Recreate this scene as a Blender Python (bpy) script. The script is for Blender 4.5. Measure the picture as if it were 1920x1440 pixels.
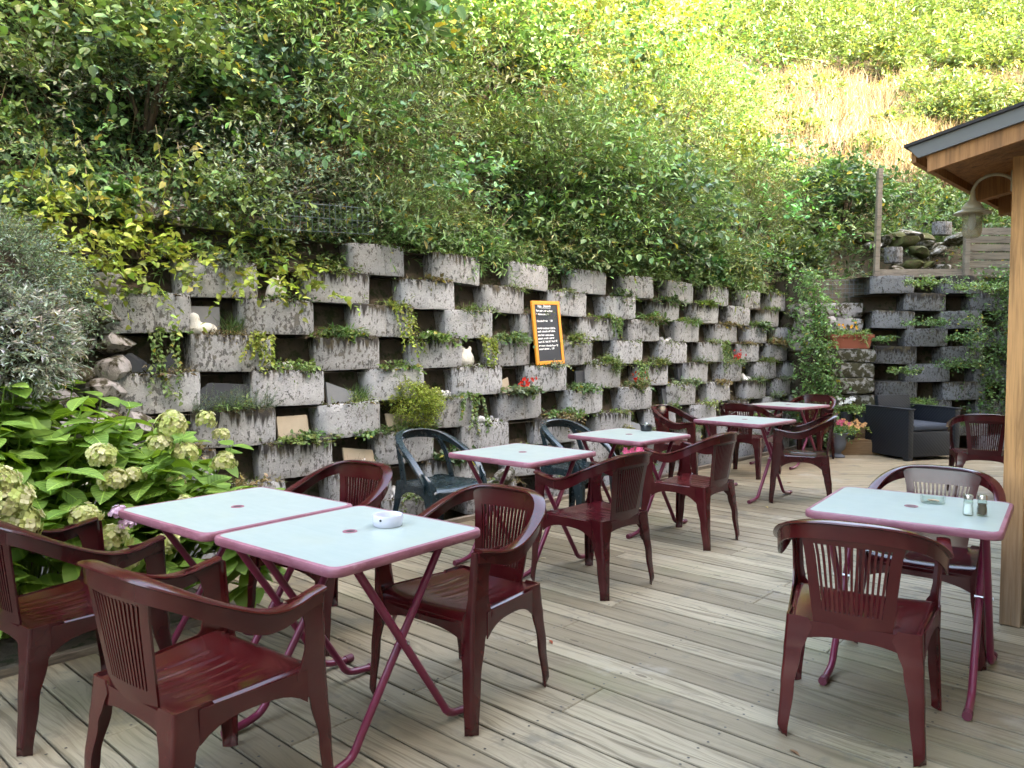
import bpy, bmesh, math, random
import numpy as np
from mathutils import Vector, Matrix, Euler

R = math.radians
for o in list(bpy.data.objects):
    bpy.data.objects.remove(o)
scene = bpy.context.scene
COL = scene.collection

# ------------------------------------------------------------------ camera, sky, sun, exposure
CAM_H = 1.40
cam = bpy.data.cameras.new('camera')
cam.sensor_width = 36.0
cam.lens = 36.0 * 1442.0 / 1920.0
cam.clip_start = 0.05
cam.clip_end = 500.0
cam_o = bpy.data.objects.new('camera', cam)
cam_o.location = (0, 0, CAM_H)
cam_o.rotation_euler = (R(90 - 2.7), 0, 0)
COL.objects.link(cam_o)
scene.camera = cam_o

SUN_EL, SUN_AZ = 33.0, 127.0          # azimuth clockwise from +Y (view direction)
world = bpy.data.worlds.new('World')
scene.world = world
world.use_nodes = True
wn = world.node_tree
sky = wn.nodes.new('ShaderNodeTexSky')
sky.sky_type = 'NISHITA'
sky.sun_disc = False
sky.sun_elevation = R(SUN_EL)
sky.sun_rotation = R(SUN_AZ)
sky.altitude = 600
sky.air_density = 1.0
sky.dust_density = 8.0
sky.ozone_density = 0.0
wn.links.new(sky.outputs[0], wn.nodes['Background'].inputs[0])
wn.nodes['Background'].inputs[1].default_value = 0.15

sun = bpy.data.lights.new('sun', 'SUN')
sun.energy = 2.0
sun.angle = R(0.55)
sun.color = (1.0, 0.93, 0.80)
sun_o = bpy.data.objects.new('sun', sun)
sd = Vector((math.sin(R(SUN_AZ)) * math.cos(R(SUN_EL)), math.cos(R(SUN_AZ)) * math.cos(R(SUN_EL)), math.sin(R(SUN_EL))))
sun_o.rotation_euler = sd.to_track_quat('Z', 'Y').to_euler()
sun_o.location = sd * 30
COL.objects.link(sun_o)

vs = scene.view_settings
vs.view_transform = 'Standard'
vs.look = 'None'
vs.exposure = 4.4
vs.gamma = 1.0
vs.use_white_balance = True
vs.white_balance_temperature = 7400
vs.white_balance_tint = 8
cy = scene.cycles
cy.max_bounces = 6
cy.diffuse_bounces = 3
cy.glossy_bounces = 3
cy.transmission_bounces = 5
cy.transparent_max_bounces = 6
cy.caustics_reflective = False
cy.caustics_refractive = False
cy.sample_clamp_indirect = 6.0
cy.use_adaptive_sampling = True
cy.adaptive_threshold = 0.015
cy.use_denoising = True
try:
    cy.denoiser = 'OPENIMAGEDENOISE'
except Exception:
    pass

# ------------------------------------------------------------------ layout frame
WA = R(43.95)
WV = np.array([math.sin(WA), math.cos(WA), 0.0])     # along the retaining wall, away from the camera
WN = np.array([math.cos(WA), -math.sin(WA), 0.0])    # out of the wall, towards the terrace
ROW_H = 0.247
PITCH = 0.915


def row_d(k):
    return 4.667 + 0.056 * k


def row_top(k):
    return 0.252 + ROW_H * k


def wp(s, d, z):
    """point s metres along the wall, d metres behind the camera's parallel line"""
    p = WV * s - WN * d
    return Vector((p[0], p[1], z))


_c, _s = math.cos(R(2.7)), math.sin(R(2.7))


def ray(px, py):
    x = (px - 960) / 1442.0
    y = -(py - 720) / 1442.0
    return np.array([x, _c + y * _s, -_s + y * _c])


def at_z(px, py, z):
    d = ray(px, py)
    t = (z - CAM_H) / d[2]
    return Vector((d[0] * t, d[1] * t, z))


def at_y(px, py, Y):
    d = ray(px, py)
    t = Y / d[1]
    return Vector((d[0] * t, Y, CAM_H + d[2] * t))


def at_wall(px, py, d):
    r = ray(px, py)
    t = -d / float(r @ WN)
    return Vector((r[0] * t, r[1] * t, CAM_H + r[2] * t))


def wall_row(px, py):
    """(row, s) of a pixel of the wall in the photograph, measured once to place what stands in the niches"""
    for k in range(0, 10):
        q = at_wall(px, py, row_d(k))
        if q.z <= row_top(k) + 1e-6:
            return k, q.x * WV[0] + q.y * WV[1], q.z
    return 9, q.x * WV[0] + q.y * WV[1], q.z


# ------------------------------------------------------------------ material helpers
def new_mat(name):
    m = bpy.data.materials.new(name)
    m.use_nodes = True
    return m, m.node_tree, m.node_tree.nodes['Principled BSDF']


def nd(nt, typ, ins=None, **attrs):
    n = nt.nodes.new(typ)
    for k, v in attrs.items():
        setattr(n, k, v)
    for k, v in (ins or {}).items():
        sock = n.inputs[k]
        if isinstance(v, bpy.types.NodeSocket):
            nt.links.new(v, sock)
        else:
            sock.default_value = v
    return n


def math_n(nt, op, a, b=0.0, clamp=False):
    n = nt.nodes.new('ShaderNodeMath')
    n.operation = op
    n.use_clamp = clamp
    for i, v in enumerate((a, b)):
        if isinstance(v, bpy.types.NodeSocket):
            nt.links.new(v, n.inputs[i])
        else:
            n.inputs[i].default_value = v
    return n.outputs[0]


def mixc(nt, fac, a, b, mode='MIX'):
    n = nt.nodes.new('ShaderNodeMix')
    n.data_type = 'RGBA'
    n.blend_type = mode
    for idx, v in ((0, fac), (6, a), (7, b)):
        if isinstance(v, bpy.types.NodeSocket):
            nt.links.new(v, n.inputs[idx])
        elif idx == 0:
            n.inputs[0].default_value = v
        else:
            n.inputs[idx].default_value = (v[0], v[1], v[2], 1)
    return n.outputs[2]


def ramp(nt, fac, lo, hi):
    n = nt.nodes.new('ShaderNodeMapRange')
    n.interpolation_type = 'SMOOTHSTEP'
    nt.links.new(fac, n.inputs[0])
    n.inputs[1].default_value = lo
    n.inputs[2].default_value = hi
    return n.outputs[0]


def coords(nt, scale=(1, 1, 1), rnd=True, world=False):
    if world:
        v = nd(nt, 'ShaderNodeNewGeometry').outputs['Position']
    else:
        v = nd(nt, 'ShaderNodeTexCoord').outputs['Object']
    if rnd and not world:
        r = nd(nt, 'ShaderNodeObjectInfo').outputs['Random']
        off = nd(nt, 'ShaderNodeVectorMath', {0: (37.0, 71.0, 53.0)}, operation='SCALE')
        nt.links.new(r, off.inputs[3])
        v = nd(nt, 'ShaderNodeVectorMath', {0: v, 1: off.outputs[0]}, operation='ADD').outputs[0]
    return nd(nt, 'ShaderNodeVectorMath', {0: v, 1: scale}, operation='MULTIPLY').outputs[0]


def noise(nt, vec, scale, detail=4.0, rough=0.55, dist=0.0):
    return nd(nt, 'ShaderNodeTexNoise', {'Vector': vec, 'Scale': scale, 'Detail': detail, 'Roughness': rough, 'Distortion': dist}).outputs[0]


def bump(nt, bsdf, height, strength, dist=0.01):
    b = nd(nt, 'ShaderNodeBump', {'Height': height, 'Strength': strength, 'Distance': dist})
    nt.links.new(b.outputs[0], bsdf.inputs['Normal'])


def simple(name, col, rough=0.6, metal=0.0, var=0.12, scale=8.0, spec=0.5, bumpy=0.0):
    m, nt, b = new_mat(name)
    v = coords(nt)
    n = noise(nt, v, scale, 5)
    c2 = tuple(x * (1 - var) for x in col)
    c1 = tuple(min(1, x * (1 + var)) for x in col)
    nt.links.new(mixc(nt, n, c2, c1), b.inputs['Base Color'])
    b.inputs['Roughness'].default_value = rough
    b.inputs['Metallic'].default_value = metal
    b.inputs['Specular IOR Level'].default_value = spec
    if bumpy:
        bump(nt, b, noise(nt, v, scale * 6, 4), bumpy, 0.005)
    return m


def mat_plastic(name, col, fade, rough=0.2):
    m, nt, b = new_mat(name)
    v = coords(nt)
    big = ramp(nt, noise(nt, v, 5.0, 3), 0.45, 0.75)
    c = mixc(nt, math_n(nt, 'MULTIPLY', big, 0.35), col, fade)
    scr = ramp(nt, noise(nt, coords(nt, (8, 60, 90)), 1.0, 3, 0.7, 1.5), 0.70, 0.78)
    c = mixc(nt, math_n(nt, 'MULTIPLY', scr, 0.45), c, tuple(x * 1.6 for x in fade))
    oc = nd(nt, 'ShaderNodeObjectInfo').outputs['Color']
    c = mixc(nt, 1.0, c, oc, 'MULTIPLY')
    nz = nd(nt, 'ShaderNodeSeparateXYZ', {0: nd(nt, 'ShaderNodeNewGeometry').outputs['Normal']}).outputs[2]
    dust = math_n(nt, 'MULTIPLY', ramp(nt, nz, 0.75, 1.0), ramp(nt, noise(nt, coords(nt, (6, 6, 6)), 1.0, 5, 0.7), 0.45, 0.75))
    c = mixc(nt, math_n(nt, 'MULTIPLY', dust, 0.08), c, (0.22, 0.19, 0.15))
    nt.links.new(c, b.inputs['Base Color'])
    rr = math_n(nt, 'ADD', math_n(nt, 'MULTIPLY', noise(nt, v, 22.0, 4), 0.16), rough - 0.06)
    nt.links.new(rr, b.inputs['Roughness'])
    bump(nt, b, noise(nt, v, 160.0, 2), 0.03, 0.002)
    return m


def mat_leaf(name, trans=0.28, rough=0.45, tint=(1.15, 1.15, 0.62)):
    m, nt, b = new_mat(name)
    a = nd(nt, 'ShaderNodeAttribute', attribute_name='Col').outputs['Color']
    nt.links.new(a, b.inputs['Base Color'])
    b.inputs['Roughness'].default_value = rough
    b.inputs['Specular IOR Level'].default_value = 0.35
    tr = nd(nt, 'ShaderNodeBsdfTranslucent')
    nt.links.new(mixc(nt, 1.0, a, tint, 'MULTIPLY'), tr.inputs['Color'])
    mx = nd(nt, 'ShaderNodeMixShader', {0: trans})
    nt.links.new(b.outputs[0], mx.inputs[1])
    nt.links.new(tr.outputs[0], mx.inputs[2])
    nt.links.new(mx.outputs[0], nt.nodes['Material Output'].inputs[0])
    return m


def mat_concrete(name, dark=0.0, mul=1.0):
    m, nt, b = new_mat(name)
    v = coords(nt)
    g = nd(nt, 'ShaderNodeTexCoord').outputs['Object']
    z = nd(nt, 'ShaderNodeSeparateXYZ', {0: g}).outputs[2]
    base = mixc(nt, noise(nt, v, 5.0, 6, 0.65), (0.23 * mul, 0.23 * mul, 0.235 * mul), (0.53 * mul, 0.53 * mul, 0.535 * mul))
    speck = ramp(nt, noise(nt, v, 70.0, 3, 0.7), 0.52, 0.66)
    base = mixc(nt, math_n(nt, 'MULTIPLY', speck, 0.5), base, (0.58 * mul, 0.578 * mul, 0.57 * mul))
    # black lichen blotches and streaks that run down from the top edge
    blot = noise(nt, coords(nt, (1, 1, 0.6)), 40.0, 4, 0.62)
    orand = nd(nt, 'ShaderNodeObjectInfo').outputs['Random']
    base = mixc(nt, math_n(nt, 'MULTIPLY', orand, 0.45), base, (0.18 * mul, 0.172 * mul, 0.158 * mul))
    area = math_n(nt, 'ADD', noise(nt, v, 4.5, 3), math_n(nt, 'MULTIPLY', math_n(nt, 'FRACT', math_n(nt, 'MULTIPLY', orand, 7.13)), 0.22))
    lim = math_n(nt, 'SUBTRACT', blot, math_n(nt, 'MULTIPLY', area, -0.32))
    spots = ramp(nt, lim, 0.765 - dark, 0.80 - dark)
    sp2 = ramp(nt, math_n(nt, 'ADD', noise(nt, v, 75.0, 3, 0.6), math_n(nt, 'MULTIPLY', noise(nt, v, 7.0, 3), 0.30)), 0.755, 0.80)
    spots = math_n(nt, 'MAXIMUM', spots, math_n(nt, 'MULTIPLY', sp2, 0.85))
    streak = noise(nt, coords(nt, (34, 34, 2.6)), 1.0, 4, 0.6)
    topg = math_n(nt, 'ADD', math_n(nt, 'MULTIPLY', z, 4.2), math_n(nt, 'MULTIPLY', streak, 1.5))
    topg = math_n(nt, 'ADD', topg, math_n(nt, 'MULTIPLY', math_n(nt, 'SUBTRACT', math_n(nt, 'FRACT', math_n(nt, 'MULTIPLY', orand, 13.7)), 0.86), 0.60))
    topm = ramp(nt, topg, 0.86 - dark, 1.14 - dark)
    moss_c = mixc(nt, ramp(nt, noise(nt, v, 11.0, 3), 0.45, 0.62), (0.018, 0.014, 0.011), (0.060, 0.045, 0.020))
    msk = math_n(nt, 'MAXIMUM', math_n(nt, 'MULTIPLY', spots, 0.72), topm, True)
    nt.links.new(mixc(nt, math_n(nt, 'MULTIPLY', msk, 0.93), base, moss_c), b.inputs['Base Color'])
    b.inputs['Roughness'].default_value = 0.9
    b.inputs['Specular IOR Level'].default_value = 0.2
    h = math_n(nt, 'ADD', math_n(nt, 'MULTIPLY', noise(nt, v, 60.0, 4, 0.7), 0.6), math_n(nt, 'MULTIPLY', msk, 0.6))
    bump(nt, b, h, 0.7, 0.012)
    return m


def mat_stone(name, c1, c2, c3, mossy=0.3):
    m, nt, b = new_mat(name)
    v = coords(nt)
    base = mixc(nt, noise(nt, v, 9.0, 6, 0.65), c1, c2)
    mo = ramp(nt, noise(nt, v, 13.0, 5, 0.65), 0.62 - mossy * 0.3, 0.74 - mossy * 0.3)
    nt.links.new(mixc(nt, mo, base, c3), b.inputs['Base Color'])
    b.inputs['Roughness'].default_value = 0.88
    b.inputs['Specular IOR Level'].default_value = 0.25
    bump(nt, b, noise(nt, v, 30.0, 6, 0.7), 0.7, 0.015)
    return m


def mat_deck(name, ca, cb, cd, algae=0.5):
    """weathered softwood: grain runs along local x"""
    m, nt, b = new_mat(name)
    warp = noise(nt, coords(nt, (1.1, 5.0, 5.0)), 1.0, 2)
    v = coords(nt, (1.6, 46.0, 46.0))
    wv = nd(nt, 'ShaderNodeVectorMath', {0: v, 1: (0, 0, 0)}, operation='ADD')
    cmb = nd(nt, 'ShaderNodeCombineXYZ', {1: math_n(nt, 'MULTIPLY', warp, 9.0)})
    nt.links.new(cmb.outputs[0], wv.inputs[1])
    grain = noise(nt, wv.outputs[0], 1.0, 5, 0.68)
    fine = noise(nt, coords(nt, (5.0, 190.0, 190.0)), 1.0, 3, 0.6)
    rnd = nd(nt, 'ShaderNodeObjectInfo').outputs['Random']
    base = mixc(nt, rnd, ca, cb)
    base = mixc(nt, ramp(nt, grain, 0.42, 0.70), base, cd)
    base = mixc(nt, math_n(nt, 'MULTIPLY', ramp(nt, fine, 0.50, 0.75), 0.20), base, tuple(x * 0.45 for x in cd))
    # knots with rings
    kv = coords(nt, (2.2, 6.5, 0.0))
    vor = nd(nt, 'ShaderNodeTexVoronoi', {'Vector': kv, 'Scale': 1.0, 'Randomness': 1.0})
    kd = vor.outputs['Distance']
    ring = math_n(nt, 'SINE', math_n(nt, 'MULTIPLY', math_n(nt, 'ADD', kd, math_n(nt, 'MULTIPLY', grain, 0.06)), 95.0))
    near = ramp(nt, kd, 0.20, 0.06)
    rm = math_n(nt, 'MULTIPLY', ramp(nt, ring, 0.2, 0.9), near)
    base = mixc(nt, math_n(nt, 'MULTIPLY', rm, 0.55), base, tuple(x * 0.4 for x in cd))
    core = ramp(nt, kd, 0.075, 0.035)
    base = mixc(nt, math_n(nt, 'MULTIPLY', core, 0.7), base, (0.075, 0.05, 0.03))
    # grime in the edges, with shade painted in to deepen the board gaps
    ly = nd(nt, 'ShaderNodeSeparateXYZ', {0: nd(nt, 'ShaderNodeTexCoord').outputs['Object']}).outputs[1]
    ed = math_n(nt, 'ADD', math_n(nt, 'ABSOLUTE', ly), math_n(nt, 'MULTIPLY', noise(nt, coords(nt, (9, 30, 30)), 1.0, 3), 0.016))
    base = mixc(nt, math_n(nt, 'MULTIPLY', ramp(nt, ed, 0.066, 0.078), 0.55), base, (0.05, 0.044, 0.03))
    # bleached and algae-stained patches that run across boards
    wn1 = noise(nt, coords(nt, (0.9, 0.9, 0.9), world=True), 1.0, 4, 0.6)
    base = mixc(nt, math_n(nt, 'MULTIPLY', ramp(nt, wn1, 0.50, 0.68), algae), base, (0.15, 0.155, 0.075))
    wn2 = noise(nt, coords(nt, (1.7, 1.7, 1.7), world=True), 1.0, 5, 0.65)
    base = mixc(nt, math_n(nt, 'MULTIPLY', ramp(nt, wn2, 0.56, 0.72), 0.45), base, (0.36, 0.33, 0.265))
    wn3 = noise(nt, coords(nt, (2.9, 2.9, 2.9), world=True), 1.0, 5, 0.7)
    base = mixc(nt, math_n(nt, 'MULTIPLY', ramp(nt, wn3, 0.54, 0.70), 0.55), base, (0.09, 0.085, 0.07))
    nt.links.new(base, b.inputs['Base Color'])
    rg = math_n(nt, 'ADD', math_n(nt, 'MULTIPLY', grain, 0.3), 0.45)
    nt.links.new(rg, b.inputs['Roughness'])
    b.inputs['Specular IOR Level'].default_value = 0.18
    bump(nt, b, math_n(nt, 'ADD', math_n(nt, 'MULTIPLY', grain, 0.8), math_n(nt, 'MULTIPLY', fine, 0.5)), 0.5, 0.004)
    return m


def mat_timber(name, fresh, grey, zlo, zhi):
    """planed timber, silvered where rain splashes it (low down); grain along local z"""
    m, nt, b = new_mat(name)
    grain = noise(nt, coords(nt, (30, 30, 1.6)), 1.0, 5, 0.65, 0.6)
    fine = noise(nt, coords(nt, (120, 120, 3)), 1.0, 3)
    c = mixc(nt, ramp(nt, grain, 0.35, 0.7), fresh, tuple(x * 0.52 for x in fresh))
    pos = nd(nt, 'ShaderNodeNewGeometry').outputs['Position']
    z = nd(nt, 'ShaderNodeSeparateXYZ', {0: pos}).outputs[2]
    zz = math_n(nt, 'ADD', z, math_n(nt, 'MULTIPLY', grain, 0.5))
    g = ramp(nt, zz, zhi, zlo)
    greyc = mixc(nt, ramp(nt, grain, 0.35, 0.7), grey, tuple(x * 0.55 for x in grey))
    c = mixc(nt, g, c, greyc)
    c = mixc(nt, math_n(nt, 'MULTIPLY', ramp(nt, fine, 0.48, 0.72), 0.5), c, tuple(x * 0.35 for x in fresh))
    vor = nd(nt, 'ShaderNodeTexVoronoi', {'Vector': coords(nt, (7, 7, 2.2)), 'Scale': 1.0})
    c = mixc(nt, math_n(nt, 'MULTIPLY', ramp(nt, vor.outputs['Distance'], 0.13, 0.06), 0.75), c, (0.10, 0.045, 0.02))
    nt.links.new(c, b.inputs['Base Color'])
    b.inputs['Roughness'].default_value = 0.7
    b.inputs['Specular IOR Level'].default_value = 0.3
    bump(nt, b, grain, 0.35, 0.004)
    return m


def mat_laminate(name):
    m, nt, b = new_mat(name)
    st = noise(nt, coords(nt, (5, 34, 1)), 1.0, 5, 0.6, 0.8)
    cl = noise(nt, coords(nt), 3.0, 3)
    c = mixc(nt, st, (0.262, 0.318, 0.290), (0.355, 0.395, 0.352))
    c = mixc(nt, math_n(nt, 'MULTIPLY', ramp(nt, cl, 0.5, 0.75), 0.5), c, (0.33, 0.355, 0.285))
    dirt = ramp(nt, noise(nt, coords(nt), 16.0, 6, 0.75), 0.56, 0.76)
    sc_ = ramp(nt, noise(nt, coords(nt, (4, 120, 1)), 1.0, 3, 0.6, 2.0), 0.66, 0.72)
    dirt = math_n(nt, 'MAXIMUM', dirt, sc_)
    c = mixc(nt, math_n(nt, 'MULTIPLY', dirt, 0.38), c, (0.28, 0.30, 0.25))
    nt.links.new(c, b.inputs['Base Color'])
    nt.links.new(math_n(nt, 'ADD', math_n(nt, 'MULTIPLY', noise(nt, coords(nt), 9.0, 4), 0.16), 0.24), b.inputs['Roughness'])
    return m


def mat_rim(name):
    m, nt, b = new_mat(name)
    n = noise(nt, coords(nt, (6, 6, 30)), 1.0, 5, 0.7)
    c = mixc(nt, ramp(nt, n, 0.3, 0.7), (0.17, 0.048, 0.068), (0.29, 0.115, 0.145))
    sp = ramp(nt, noise(nt, coords(nt), 30.0, 5, 0.7), 0.56, 0.72)
    c = mixc(nt, math_n(nt, 'MULTIPLY', sp, 0.5), c, (0.37, 0.21, 0.225))
    nt.links.new(c, b.inputs['Base Color'])
    b.inputs['Roughness'].default_value = 0.5
    return m


def mat_weave(name, col):
    m, nt, b = new_mat(name)
    v = coords(nt, (1, 1, 1), rnd=False)
    w1 = nd(nt, 'ShaderNodeTexWave', {'Vector': v, 'Scale': 28.0}, bands_direction='Z').outputs['Fac']
    w2 = nd(nt, 'ShaderNodeTexWave', {'Vector': v, 'Scale': 14.0}, bands_direction='DIAGONAL').outputs['Fac']
    h = math_n(nt, 'MULTIPLY', w1, w2)
    nt.links.new(mixc(nt, h, tuple(x * 0.6 for x in col), col), b.inputs['Base Color'])
    b.inputs['Roughness'].default_value = 0.5
    bump(nt, b, h, 0.5, 0.004)
    return m


MAT = {
    'wire_dark': simple('weathered_wire', (0.10, 0.13, 0.14), 0.6, 0.3),
    'burgundy': mat_plastic('burgundy_plastic', (0.040, 0.0032, 0.0048), (0.085, 0.020, 0.019), 0.15),
    'green_plastic': mat_plastic('dark_green_plastic', (0.010, 0.020, 0.024), (0.03, 0.045, 0.05), 0.24),
    'tube': simple('burgundy_lacquer', (0.14, 0.011, 0.038), 0.32, 0.0, 0.2, 14),
    'cap': simple('burgundy_rubber', (0.10, 0.012, 0.03), 0.6),
    'rim': mat_rim('faded_pink_edge'),
    'laminate': mat_laminate('mint_laminate'),
    'bolt': simple('zinc', (0.6, 0.6, 0.6), 0.35, 1.0),
    'concrete': mat_concrete('mossy_concrete'),
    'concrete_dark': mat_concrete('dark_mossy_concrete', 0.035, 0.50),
    'soil': mat_stone('soil', (0.055, 0.042, 0.030), (0.14, 0.11, 0.08), (0.045, 0.05, 0.022), 0.4),
    'limestone': mat_stone('limestone', (0.20, 0.185, 0.165), (0.36, 0.34, 0.31), (0.05, 0.045, 0.022), 0.75),
    'rubble': mat_stone('rubble', (0.20, 0.18, 0.17), (0.42, 0.39, 0.37), (0.05, 0.042, 0.02), 0.5),
    'pebble': mat_stone('white_pebble', (0.55, 0.54, 0.53), (0.78, 0.77, 0.76), (0.42, 0.39, 0.36), 0.1),
    'pebble_grey': mat_stone('grey_pebble', (0.25, 0.25, 0.27), (0.5, 0.5, 0.52), (0.2, 0.19, 0.18), 0.2),
    'carved': mat_stone('carved_limestone', (0.55, 0.52, 0.46), (0.74, 0.71, 0.65), (0.36, 0.32, 0.24), 0.15),
    'slate': simple('slate', (0.035, 0.038, 0.045), 0.55, 0, 0.3, 12, 0.4, 0.2),
    'slate_pale': simple('grey_slab', (0.16, 0.165, 0.17), 0.7, 0, 0.25, 12, 0.3, 0.2),
    'beige_tile': simple('beige_tile', (0.34, 0.28, 0.20), 0.7, 0, 0.25, 10),
    'deck': mat_deck('weathered_deck', (0.185, 0.147, 0.093), (0.335, 0.280, 0.188), (0.14, 0.110, 0.070), 0.38),
    'deck_new': mat_deck('newer_deck', (0.25, 0.19, 0.115), (0.31, 0.245, 0.155), (0.17, 0.125, 0.075), 0.2),
    'grey_wood': mat_deck('grey_timber', (0.17, 0.138, 0.105), (0.22, 0.18, 0.138), (0.10, 0.08, 0.06), 0.1),
    'step_wood': mat_deck('step_timber', (0.36, 0.20, 0.09), (0.40, 0.24, 0.12), (0.24, 0.12, 0.05), 0.0),
    'screw': simple('screw', (0.05, 0.045, 0.04), 0.5, 0.6),
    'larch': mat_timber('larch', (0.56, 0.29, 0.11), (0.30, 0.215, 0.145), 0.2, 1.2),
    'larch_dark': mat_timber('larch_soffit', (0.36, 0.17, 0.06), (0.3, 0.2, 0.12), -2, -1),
    'fascia': simple('grey_sheet_metal', (0.105, 0.103, 0.090), 0.6, 0.1, 0.12, 5),
    'roofing': simple('roof_felt', (0.03, 0.027, 0.025), 0.9, 0, 0.3, 30),
    'cream_metal': simple('cream_lamp_paint', (0.33, 0.285, 0.19), 0.4, 0, 0.1, 8),
    'orange': simple('orange_frame', (0.72, 0.27, 0.02), 0.5, 0, 0.15, 15),
    'board': simple('chalkboard', (0.018, 0.020, 0.027), 0.55, 0, 0.25, 6),
    'chalk': simple('chalk', (0.82, 0.82, 0.80), 0.9, 0, 0.1, 60),
    'weave': mat_weave('anthracite_weave', (0.008, 0.010, 0.015)),
    'cushion': simple('charcoal_cushion', (0.05, 0.055, 0.065), 0.85, 0, 0.15, 40, 0.2, 0.2),
    'terracotta': simple('terracotta_plastic', (0.27, 0.075, 0.04), 0.6, 0, 0.15, 6),
    'pot': simple('anthracite_pot', (0.035, 0.04, 0.05), 0.55, 0, 0.2, 8),
    'urn': simple('grey_urn', (0.12, 0.125, 0.14), 0.75, 0, 0.2, 12, 0.3, 0.2),
    'white_china': simple('white_china', (0.52, 0.53, 0.60), 0.22, 0, 0.03, 4),
    'black_melamine': simple('black_melamine', (0.012, 0.014, 0.016), 0.3),
    'salt': simple('salt', (0.82, 0.81, 0.80), 0.85, 0, 0.05, 80),
    'pepper': simple('pepper', (0.11, 0.075, 0.05), 0.85, 0, 0.35, 150),
    'steel': simple('steel_cap', (0.55, 0.54, 0.52), 0.25, 1.0, 0.1, 20),
    'butt': simple('cigarette_paper', (0.62, 0.42, 0.30), 0.8),
    'wire': simple('galvanised_wire', (0.26, 0.31, 0.33), 0.5, 0.5),
    'earth': mat_stone('hill_earth', (0.030, 0.021, 0.013), (0.075, 0.05, 0.03), (0.025, 0.03, 0.012), 0.5),
    'leaf': mat_leaf('leaf'),
    'leaf_dry': mat_leaf('dry_leaf', 0.30, 0.7, (1.1, 1.0, 0.7)),
    'leaf_glossy': mat_leaf('glossy_leaf', 0.30, 0.36),
    'petal': mat_leaf('petal', 0.35, 0.6, (1.1, 1.1, 1.0)),
    'bark': mat_stone('bark', (0.05, 0.035, 0.025), (0.11, 0.08, 0.055), (0.04, 0.045, 0.02), 0.3),
    'render_wall': simple('house_render', (0.62, 0.57, 0.48), 0.9, 0, 0.08, 3),
    'roof_tile': simple('roof_tile', (0.20, 0.09, 0.06), 0.85, 0, 0.25, 9),
    'pane': simple('window_pane', (0.03, 0.035, 0.04), 0.06, 0, 0.1, 2, 0.8),
    'moss': mat_stone('moss', (0.03, 0.035, 0.012), (0.07, 0.075, 0.02), (0.05, 0.03, 0.015), 0.3),
}
gm, gnt, gb = new_mat('clear_glass')
gtr = nd(gnt, 'ShaderNodeBsdfTransparent', {0: (0.93, 0.96, 0.94, 1)})
ggl = nd(gnt, 'ShaderNodeBsdfGlossy', {'Roughness': 0.04})
glw = nd(gnt, 'ShaderNodeLayerWeight', {0: 0.18})
gmx = nd(gnt, 'ShaderNodeMixShader', {0: math_n(gnt, 'MULTIPLY', glw.outputs['Fresnel'], 0.35), 1: gtr.outputs[0], 2: ggl.outputs[0]})
gnt.links.new(gmx.outputs[0], gnt.nodes['Material Output'].inputs[0])
MAT['glass'] = gm
lgm, lnt, lgb = new_mat('ribbed_lamp_glass')
lgb.inputs['Base Color'].default_value = (0.34, 0.31, 0.22, 1)
lgb.inputs['Roughness'].default_value = 0.15
ltr = nd(lnt, 'ShaderNodeBsdfTransparent', {0: (0.85, 0.82, 0.70, 1)})
lmx = nd(lnt, 'ShaderNodeMixShader', {0: 0.42})
lnt.links.new(ltr.outputs[0], lmx.inputs[1])
lnt.links.new(lgb.outputs[0], lmx.inputs[2])
lnt.links.new(lmx.outputs[0], lnt.nodes['Material Output'].inputs[0])
MAT['lamp_glass'] = lgm


# ------------------------------------------------------------------ object helpers
def tag(o, label=None, cat=None, group=None, kind=None):
    if label:
        o['label'] = label
    if cat:
        o['category'] = cat
    if group:
        o['group'] = group
    if kind:
        o['kind'] = kind
    return o


def link(name, me, parent=None, loc=None, rot=None):
    o = bpy.data.objects.new(name, me)
    COL.objects.link(o)
    if parent is not None:
        o.parent = parent
    if loc is not None:
        o.location = loc
    if rot is not None:
        o.rotation_euler = rot
    return o


def empty(name, loc=(0, 0, 0), rz=0.0, label=None, cat=None, group=None):
    o = bpy.data.objects.new(name, None)
    o.empty_display_size = 0.1
    COL.objects.link(o)
    o.location = loc
    o.rotation_euler = (0, 0, rz)
    return tag(o, label, cat, group)


def copy_tree(o, parent=None):
    c = o.copy()
    COL.objects.link(c)
    c.parent = parent
    for ch in list(o.children):
        copy_tree(ch, c)
    return c


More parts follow.
